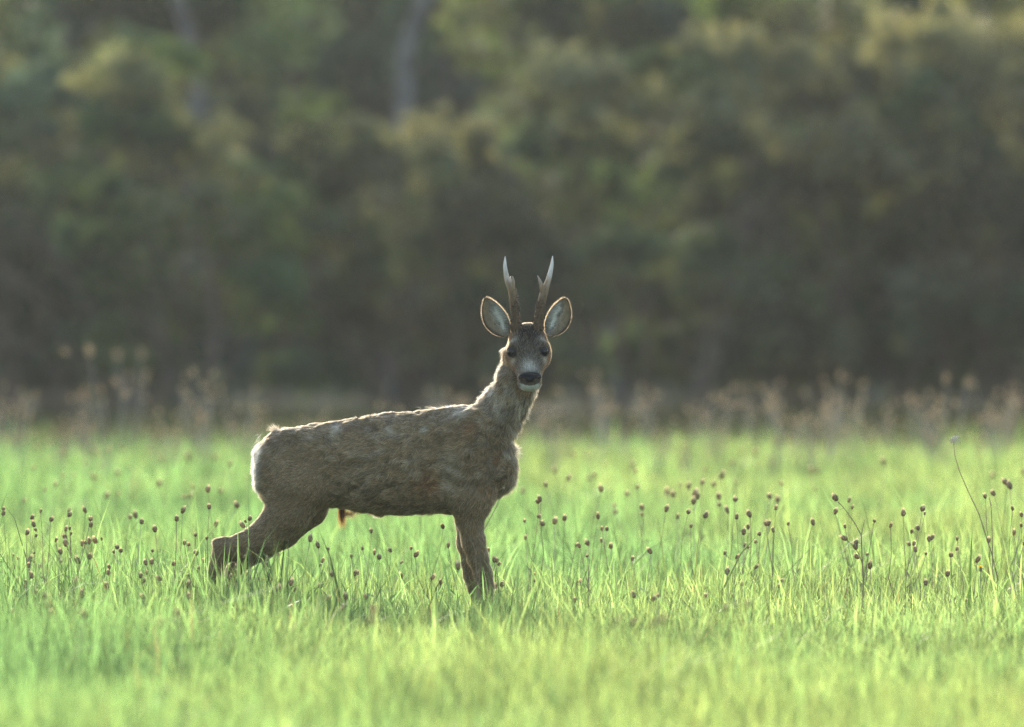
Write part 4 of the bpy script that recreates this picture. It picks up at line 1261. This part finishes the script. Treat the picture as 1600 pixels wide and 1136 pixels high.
def build_seed_plants():
    rng = np.random.default_rng(21)
    recs = []
    for pi, (dy, heads) in enumerate(PLANTS):
        dist = 30 + dy
        tx, tz = heads[0]
        lean = rng.normal(0, .16)
        if len(heads) > 1: lean *= .6
        cx = sum(h[0] for h in heads) / len(heads)
        bx = cx - lean * tz
        root = empty("seedhead_plant", (bx, dy, 0.0))
        mb = MB()
        mat = M_STALK if rng.random() < .6 else (M_GREENSTALK if rng.random() < .5 else M_PALESTALK)
        y_off = rng.normal(0, .02, len(heads))
        order = sorted(range(len(heads)), key=lambda i: -heads[i][1])
        top = order[0]
        P0 = Vector((0, 0, -.02))
        T0 = Vector((heads[top][0] - bx, y_off[top], heads[top][1] - .008))
        mid = P0.lerp(T0, .55) + Vector((rng.normal(0, .012), rng.normal(0, .012), 0))
        m2 = P0.lerp(T0, .8).lerp(mid, .3)
        main = [P0, P0.lerp(mid, .5) + Vector((rng.normal(0, .006), 0, 0)), mid, m2.lerp(T0, .15), T0]
        r0 = rng.uniform(.0008, .0013)
        mb.tube(main, [r0 * 1.3, r0 * 1.15, r0, r0 * .85, r0 * .75], 4)
        tops = [(top, T0 - main[-2])]
        for i in order[1:]:
            Hh = Vector((heads[i][0] - bx, y_off[i], heads[i][1] - .008))
            zz = max(.04, min(Hh.z - rng.uniform(.02, .06), T0.z * .85))
            f = zz / max(T0.z, .05)
            A = P0.lerp(T0, f) if f > .55 else P0.lerp(mid, f / .55)
            Mi = A.lerp(Hh, .5) + Vector((0, 0, -.12 * (Hh - A).length))
            mb.tube([A, Mi, Hh], [r0 * .8, r0 * .7, r0 * .6], 4)
            tops.append((i, Hh - Mi))
        if rng.random() < .35:                                   # a small dry side leaf
            A = P0.lerp(mid, .9); s = 1 if rng.random() < .5 else -1
            B = A + Vector((s * rng.uniform(.012, .03), 0, rng.uniform(.005, .03)))
            w = Vector((0, .002, .003))
            mb.add([A, A.lerp(B, .5) + w, B, A.lerp(B, .5) - w], [], [(0, 1, 2, 3)])
        link("stalk", mb.mesh("stalk"), root, mat)
        for i, d in tops:
            sz = rng.uniform(.0070, .0145) * (1.2 if dy > 1.2 else 1.0)
            d = d.normalized() + Vector((rng.normal(0, .45), rng.normal(0, .4), .2))
            place_head(root, Vector((heads[i][0] - bx, y_off[i], heads[i][1] - .008)), d, sz, int(rng.integers(0, 12)), squash=rng.uniform(.85, 1.55))
        px = 800 + tx * 540 * 30 / dist
        z, reg = region_of(px, dy)
        recs.append((root, z, reg, len(heads), px))
    sets = {}
    for r in recs: sets.setdefault((r[1], r[2], r[3]), []).append(r)
    adj = {"far": "blurred brown", "near": "fuzzy brown", "mid": "sharp brown"}
    for (z, reg, n), L in sets.items():
        L.sort(key=lambda r: r[4])
        for i, r in enumerate(L):
            if n == 1:
                noun = "%s seed head%s %s" % (adj[z], "s" if len(L) > 1 else "", reg)
                if len(L) > 1: noun = "single " + noun
            else:
                noun = "%s%s seed heads %s" % ("stalks with " if len(L) > 1 else "stalk with ", NUM[n] + " " + adj[z].replace(" brown", ""), reg)
            lb = ordinal(i, len(L), noun)
            tag(r[0], lb, "seed head", {"far": "seed heads in the blurred meadow behind", "near": "seed heads in the near meadow", "mid": "seed heads in the sharp meadow"}[z])
build_seed_plants()

# ---- branched stalk right of the deer, with its seed heads
def PX(px, py, y=0.0):
    s = 540 * 30 / (30 + y)
    return Vector(((px - 800) / s, y, 1 - (py - 445) / s))
def build_branched_stalk():
    b = PX(1349, 985, -.2); root = empty("branched_stalk", (b.x, b.y, 0))
    L = lambda a, c: PX(a, c, -.2) - Vector((b.x, b.y, 0))
    mb = MB()
    mb.tube([Vector((0, 0, -.02)), L(1349, 905), L(1347, 870), L(1345.5, 836)], [.0022, .002, .0019, .0018], 5)
    mb.tube([L(1345.5, 836), L(1336, 818), L(1325, 802), L(1316, 791), L(1309, 784)], [.0016, .0014, .0013, .0012, .001], 5)
    mb.tube([L(1345, 838), L(1348, 826), L(1351, 812)], [.0016, .001, .0004], 4)
    mb.tube([L(1347, 880), L(1342, 865), L(1338, 858)], [.0012, .001, .0009], 4)
    mb.tube([L(1347, 878), L(1343, 868), L(1331, 851), L(1323, 844)], [.0012, .001, .001, .0009], 4)
    mb.tube([L(1346, 850), L(1338, 846)], [.0008, .0004], 3)
    mb.tube([L(1325, 802), L(1321, 806)], [.0009, .0003], 3); mb.tube([L(1318, 793), L(1313, 797)], [.0009, .0003], 3)
    link("stalk", mb.mesh("stalk"), root, M_STALK)
    for i, (x, y, d, s) in enumerate([(1307.5, 781, (-.5, 0, .8), .0165), (1322, 842.5, (-.7, 0, .4), .015), (1338, 857, (-.3, 0, .9), .015), (1337, 851, (.2, 0, .9), .013), (1341, 872, (-.4, .2, .4), .013)]):
        place_head(root, L(x, y), d, s, i, squash=1.2)
    tag(root, "tall forked brown stalk with dark seed heads, alone in the right grass", "seed head")
build_branched_stalk()

def build_umbel():
    b = PX(1562, 985, -.1); root = empty("umbel_stalk", (b.x, b.y, 0))
    L = lambda a, c: PX(a, c, -.1) - Vector((b.x, b.y, 0))
    mb = MB()
    mb.tube([Vector((0, 0, -.02)), L(1558, 900), L(1549, 862), L(1544, 848), L(1530, 804), L(1512, 766), L(1499, 736), L(1492, 712), L(1490, 692)],
            [.0018, .0017, .0016, .0015, .0014, .0013, .0012, .0011, .0010], 5)
    link("stalk", mb.mesh("stalk"), root, M_STALK)
    # umbel: short rays that each end in a tiny dry tuft
    rng = np.random.default_rng(9)
    c = L(1490, 692); mb = MB()
    for k in range(26):
        a = rng.uniform(0, 6.283); e = rng.uniform(.15, 1.25)
        d = Vector((math.cos(a) * math.cos(e) + .18, math.sin(a) * math.cos(e), math.sin(e)))
        t = c + d * rng.uniform(.013, .021)
        mb.tube([c, c.lerp(t, .55) + Vector((0, 0, -.001)), t], [.0007, .0006, .0006], 3)
        mb.add(*icosphere(t, rng.uniform(.0018, .0032)))
    link("umbel", mb.mesh("umbel", False), root, solid_material("dry_umbel", (.42, .37, .29), (.58, .52, .42), 60, .8))
    tag(root, "tallest thin bent stalk with a pale dry umbel, near the right edge", "seed head")
    b2 = PX(1553, 985, .05); r2 = empty("bare_stalk", (b2.x, b2.y, 0))
    L2 = lambda a, c: PX(a, c, .05) - Vector((b2.x, b2.y, 0))
    mb = MB(); mb.tube([Vector((0, 0, -.02)), L2(1551, 870), L2(1550, 820), L2(1549, 795), L2(1546, 777)], [.0016, .0015, .0013, .0011, .0008], 5)
    mb.tube([L2(1549, 790), L2(1547, 782), L2(1543, 779)], [.0009, .0007, .0004], 4)
    link("stalk", mb.mesh("stalk"), r2, M_STALK)
    tag(r2, "bare upright brown stalk beside the tall umbel stalk", "stalk")
build_umbel()

def build_flower():
    b = PX(1531, 985, -.15); root = empty("yellow_flower", (b.x, b.y, 0))
    L = lambda a, c: PX(a, c, -.15) - Vector((b.x, b.y, 0))
    mb = MB(); mb.tube([Vector((0, 0, -.02)), L(1531, 930), L(1532.5, 892)], [.0015, .0014, .0013], 5)
    link("stalk", mb.mesh("stalk"), root, M_GREENSTALK)
    mb = MB(); c = L(1532.5, 894)
    mb.tube([c, c + Vector((0, 0, .005)), c + Vector((0, 0, .012))], [.002, .0045, .0048], 8)
    link("calyx", mb.mesh("calyx"), root, M_STALK)
    rng = np.random.default_rng(3); V, Q = [], []
    c = c + Vector((0, 0, .011))
    pm = leaf_material("yellow_petal", color=(.62, .44, .02), trans=.4, trans_gain=(1.2, 1.1, .6), rough=.5, var=.15, nscale=50)
    for k in range(22):
        a = k * 2.399; r = .004 + .006 * (k / 22); up = .010 - .008 * (k / 22)
        d = Vector((math.cos(a), math.sin(a), 0)); s = Vector((-math.sin(a), math.cos(a), 0)) * .0014
        p, q = c + d * .0015, c + d * r + Vector((0, 0, up))
        o = len(V); V += [p - s, p + s, q + s, q - s]; Q.append((o, o + 1, o + 2, o + 3))
    link("petals", np_mesh("petals", np.array([list(v) for v in V]), None, Q, False), root, pm)
    tag(root, "only yellow flower, small and half closed, near the right edge", "flower")
build_flower()

# ---- thorny dead twig in front of the deer's chest
def build_twigs():
    def twig(name, pts, y, label):
        b = PX(pts[0][0], 985, y); root = empty(name, (b.x, b.y, 0))
        L = lambda a, c: PX(a, c, y) - Vector((b.x, b.y, 0))
        mb = MB(); v = [Vector((0, 0, -.02))] + [L(*q) for q in pts[1:]]
        mb.tube(v, [.0015 - .0008 * i / len(v) for i in range(len(v))], 4)
        rng = np.random.default_rng(len(pts))
        for i in range(2, len(v)):
            A = v[i]; s = 1 if i % 2 else -1
            mb.tube([A, A + Vector((s * .008, 0, .010)), A + Vector((s * .009, 0, .017))], [.0009, .0007, .0003], 3)
        link("stem", mb.mesh("stem"), root, M_STALK)
        tag(root, label, "twig")
        return root, L
    r, L = twig("thorny_twig", [(744, 985), (750, 880), (752, 838), (757, 826), (765, 812), (774, 795), (781, 778), (786, 766)], -.42, "thin dark bent twig rising across the deer's chest")
    place_head(r, L(786.5, 766), (.2, 0, 1), .007, 2)
    twig("forked_twig", [(748, 985), (746, 925), (744, 880), (743, 862), (738, 848), (732, 840)], -.38, "pale thin twig in front of the deer's front leg")
build_twigs()

# ---- two broad upright leaves at the left, a dark curled leaf at the right
def build_blades():
    m = leaf_material("broad_blade", color=(.045, .105, .022), trans=.35, trans_gain=(1.6, 1.5, .9), rough=.4, var=.2, nscale=30)
    for nm, px, top, lb, y in (("grass_plant", 88, 895, "left of two thick dark green blades standing at the left", -.25), ("grass_plant", 98, 878, "right of two thick dark green blades standing at the left", -.2),
                               ("grass_plant", 1514, 826, "tall broad green blade left of the yellow flower", -.3)):
        b = PX(px, 985, y); T = PX(px + 4, top, y)
        V, Q = [], []
        for i in range(7):
            s = i / 6; w = .0042 * (1 - s ** 3 * .95)
            p = Vector((.010 * s * s, 0, -.02 + (T.z + .02) * s))
            V += [p + Vector((-w, -.001, 0)), p + Vector((0, .0012, 0)), p + Vector((w, -.001, 0))]
            if i:
                o = (i - 1) * 3
                Q += [(o, o + 1, o + 4, o + 3), (o + 1, o + 2, o + 5, o + 4)]
        o = link(nm, np_mesh(nm, np.array([list(v) for v in V]), None, Q, True), None, m)
        o.location = (b.x, y, 0)
        tag(o, lb, "blade", "thick green blades")
build_blades()

# ------------------------------------------------------------------ tall dry weeds at the far edge of the field
def build_weeds():
    rng = np.random.default_rng(31)
    m = M_PALESTALK
    # outline of their tops: place along the edge (m) and height (m)
    xs_ = [0, 60, 110, 165, 215, 260, 300, 345, 400, 450, 540, 640, 760, 860, 920, 985, 1060, 1110, 1170, 1215, 1250, 1285, 1340, 1390, 1440, 1490, 1530, 1570, 1620]
    ht_ = [.42, .40, .36, .56, .52, .40, .36, .48, .40, .42, .38, .36, .40, .36, .40, .44, .36, .40, .40, .36, .46, .46, .38, .40, .36, .48, .44, .40, .38]
    variants = []
    for k in range(7):
        mb, heads = MB(), []
        n = 3 + k % 3
        for s in range(n):
            a = rng.uniform(0, 6.28); r = rng.uniform(0, .03)
            P0 = Vector((math.cos(a) * r, math.sin(a) * r, -.02)); H = rng.uniform(.6, 1.0)
            T = Vector((math.cos(a) * r + rng.normal(0, .14), rng.normal(0, .1), H))
            M1 = P0.lerp(T, .5) + Vector((rng.normal(0, .02), 0, .03))
            mb.tube([P0, M1, T], [.008, .006, .004], 4)
            heads.append((T, T - M1, rng.uniform(.032, .052)))
            for b in range(int(rng.integers(1, 4))):
                f = rng.uniform(.45, .95); A = M1.lerp(T, (f - .45) / .5 if f > .45 else 0)
                B = A + Vector((rng.normal(0, .07), rng.normal(0, .05), rng.uniform(.04, .13)))
                mb.tube([A, B], [.003, .002], 3)
                heads.append((B, B - A, rng.uniform(.026, .042)))
        variants.append((mb.mesh("stalks"), heads))
    recs = []
    for i in range(185):
        px = rng.uniform(-200, 1800)
        y = rng.uniform(19.5, 28.0)
        h = 1.0 * np.interp(px, xs_, ht_) * (rng.uniform(.5, .78) if rng.random() < .6 else rng.uniform(.8, 1.25))
        s = 540 * 30 / (30 + y)
        k = int(rng.integers(0, 7))
        root = empty("dry_weed", ((px - 800) / s, y, 0))
        root.rotation_euler = (rng.normal(0, .05), rng.normal(0, .08), rng.uniform(0, 6.28)); root.scale = (h * 1.1, h * 1.1, h)
        link("stalks", variants[k][0], root, m)
        for (p, d, sz) in variants[k][1]:
            place_head(root, p, d, sz, int(rng.integers(0, 6)), squash=1.15, weed=True)
        recs.append((px, y, root))
    bins = [(0, 130, "at the field's left edge"), (130, 300, "left of the deer's rump"), (300, 520, "behind the deer's rump"), (520, 780, "behind the deer's back"), (780, 1000, "right of the deer's neck"),
            (1000, 1200, "in the middle right"), (1200, 1340, "in the clump right of centre"), (1340, 1460, "left of the pale umbel"), (1460, 1720, "behind the pale umbel")]
    for a, b, nm in bins:
        for d0, d1, dep in ((19, 24.0, "nearer"), (24.0, 29, "farther")):
            L = sorted([r for r in recs if (a if a > 0 else -900) <= r[0] < (b if b < 1700 else 9000) and d0 <= r[1] < d1], key=lambda r: r[0])
            for i, r in enumerate(L):
                tag(r[2], ordinal(i, len(L), "%s dry weeds %s" % (dep, nm)), "weed", "tall dry weeds along the hedge")
build_weeds()

# ------------------------------------------------------------------ morning haze over the field
def build_haze():
    x0, x1, y0, y1, z0, z1 = -62, 62, -42, 92, -1.1, 9.6
    V = [(x, y, z) for z in (z0, z1) for y in (y0, y1) for x in (x0, x1)]
    Q = [(0, 2, 3, 1), (4, 5, 7, 6), (0, 1, 5, 4), (2, 6, 7, 3), (0, 4, 6, 2), (1, 3, 7, 5)]
    m, nt, out = new_mat("haze_air")
    v = nt.nodes.new("ShaderNodeVolumePrincipled")
    v.inputs["Color"].default_value = (.92, .97, 1.0, 1)
    v.inputs["Density"].default_value = HAZE_DENSITY
    v.inputs["Anisotropy"].default_value = .3
    nt.links.new(v.outputs[0], out.inputs["Volume"])
    o = link("haze", np_mesh("haze", np.array(V, float), None, Q, False), None, m)
    tag(o, "thin pale haze over the whole meadow", "haze", kind="stuff")
HAZE_DENSITY = 0.00026
build_haze()
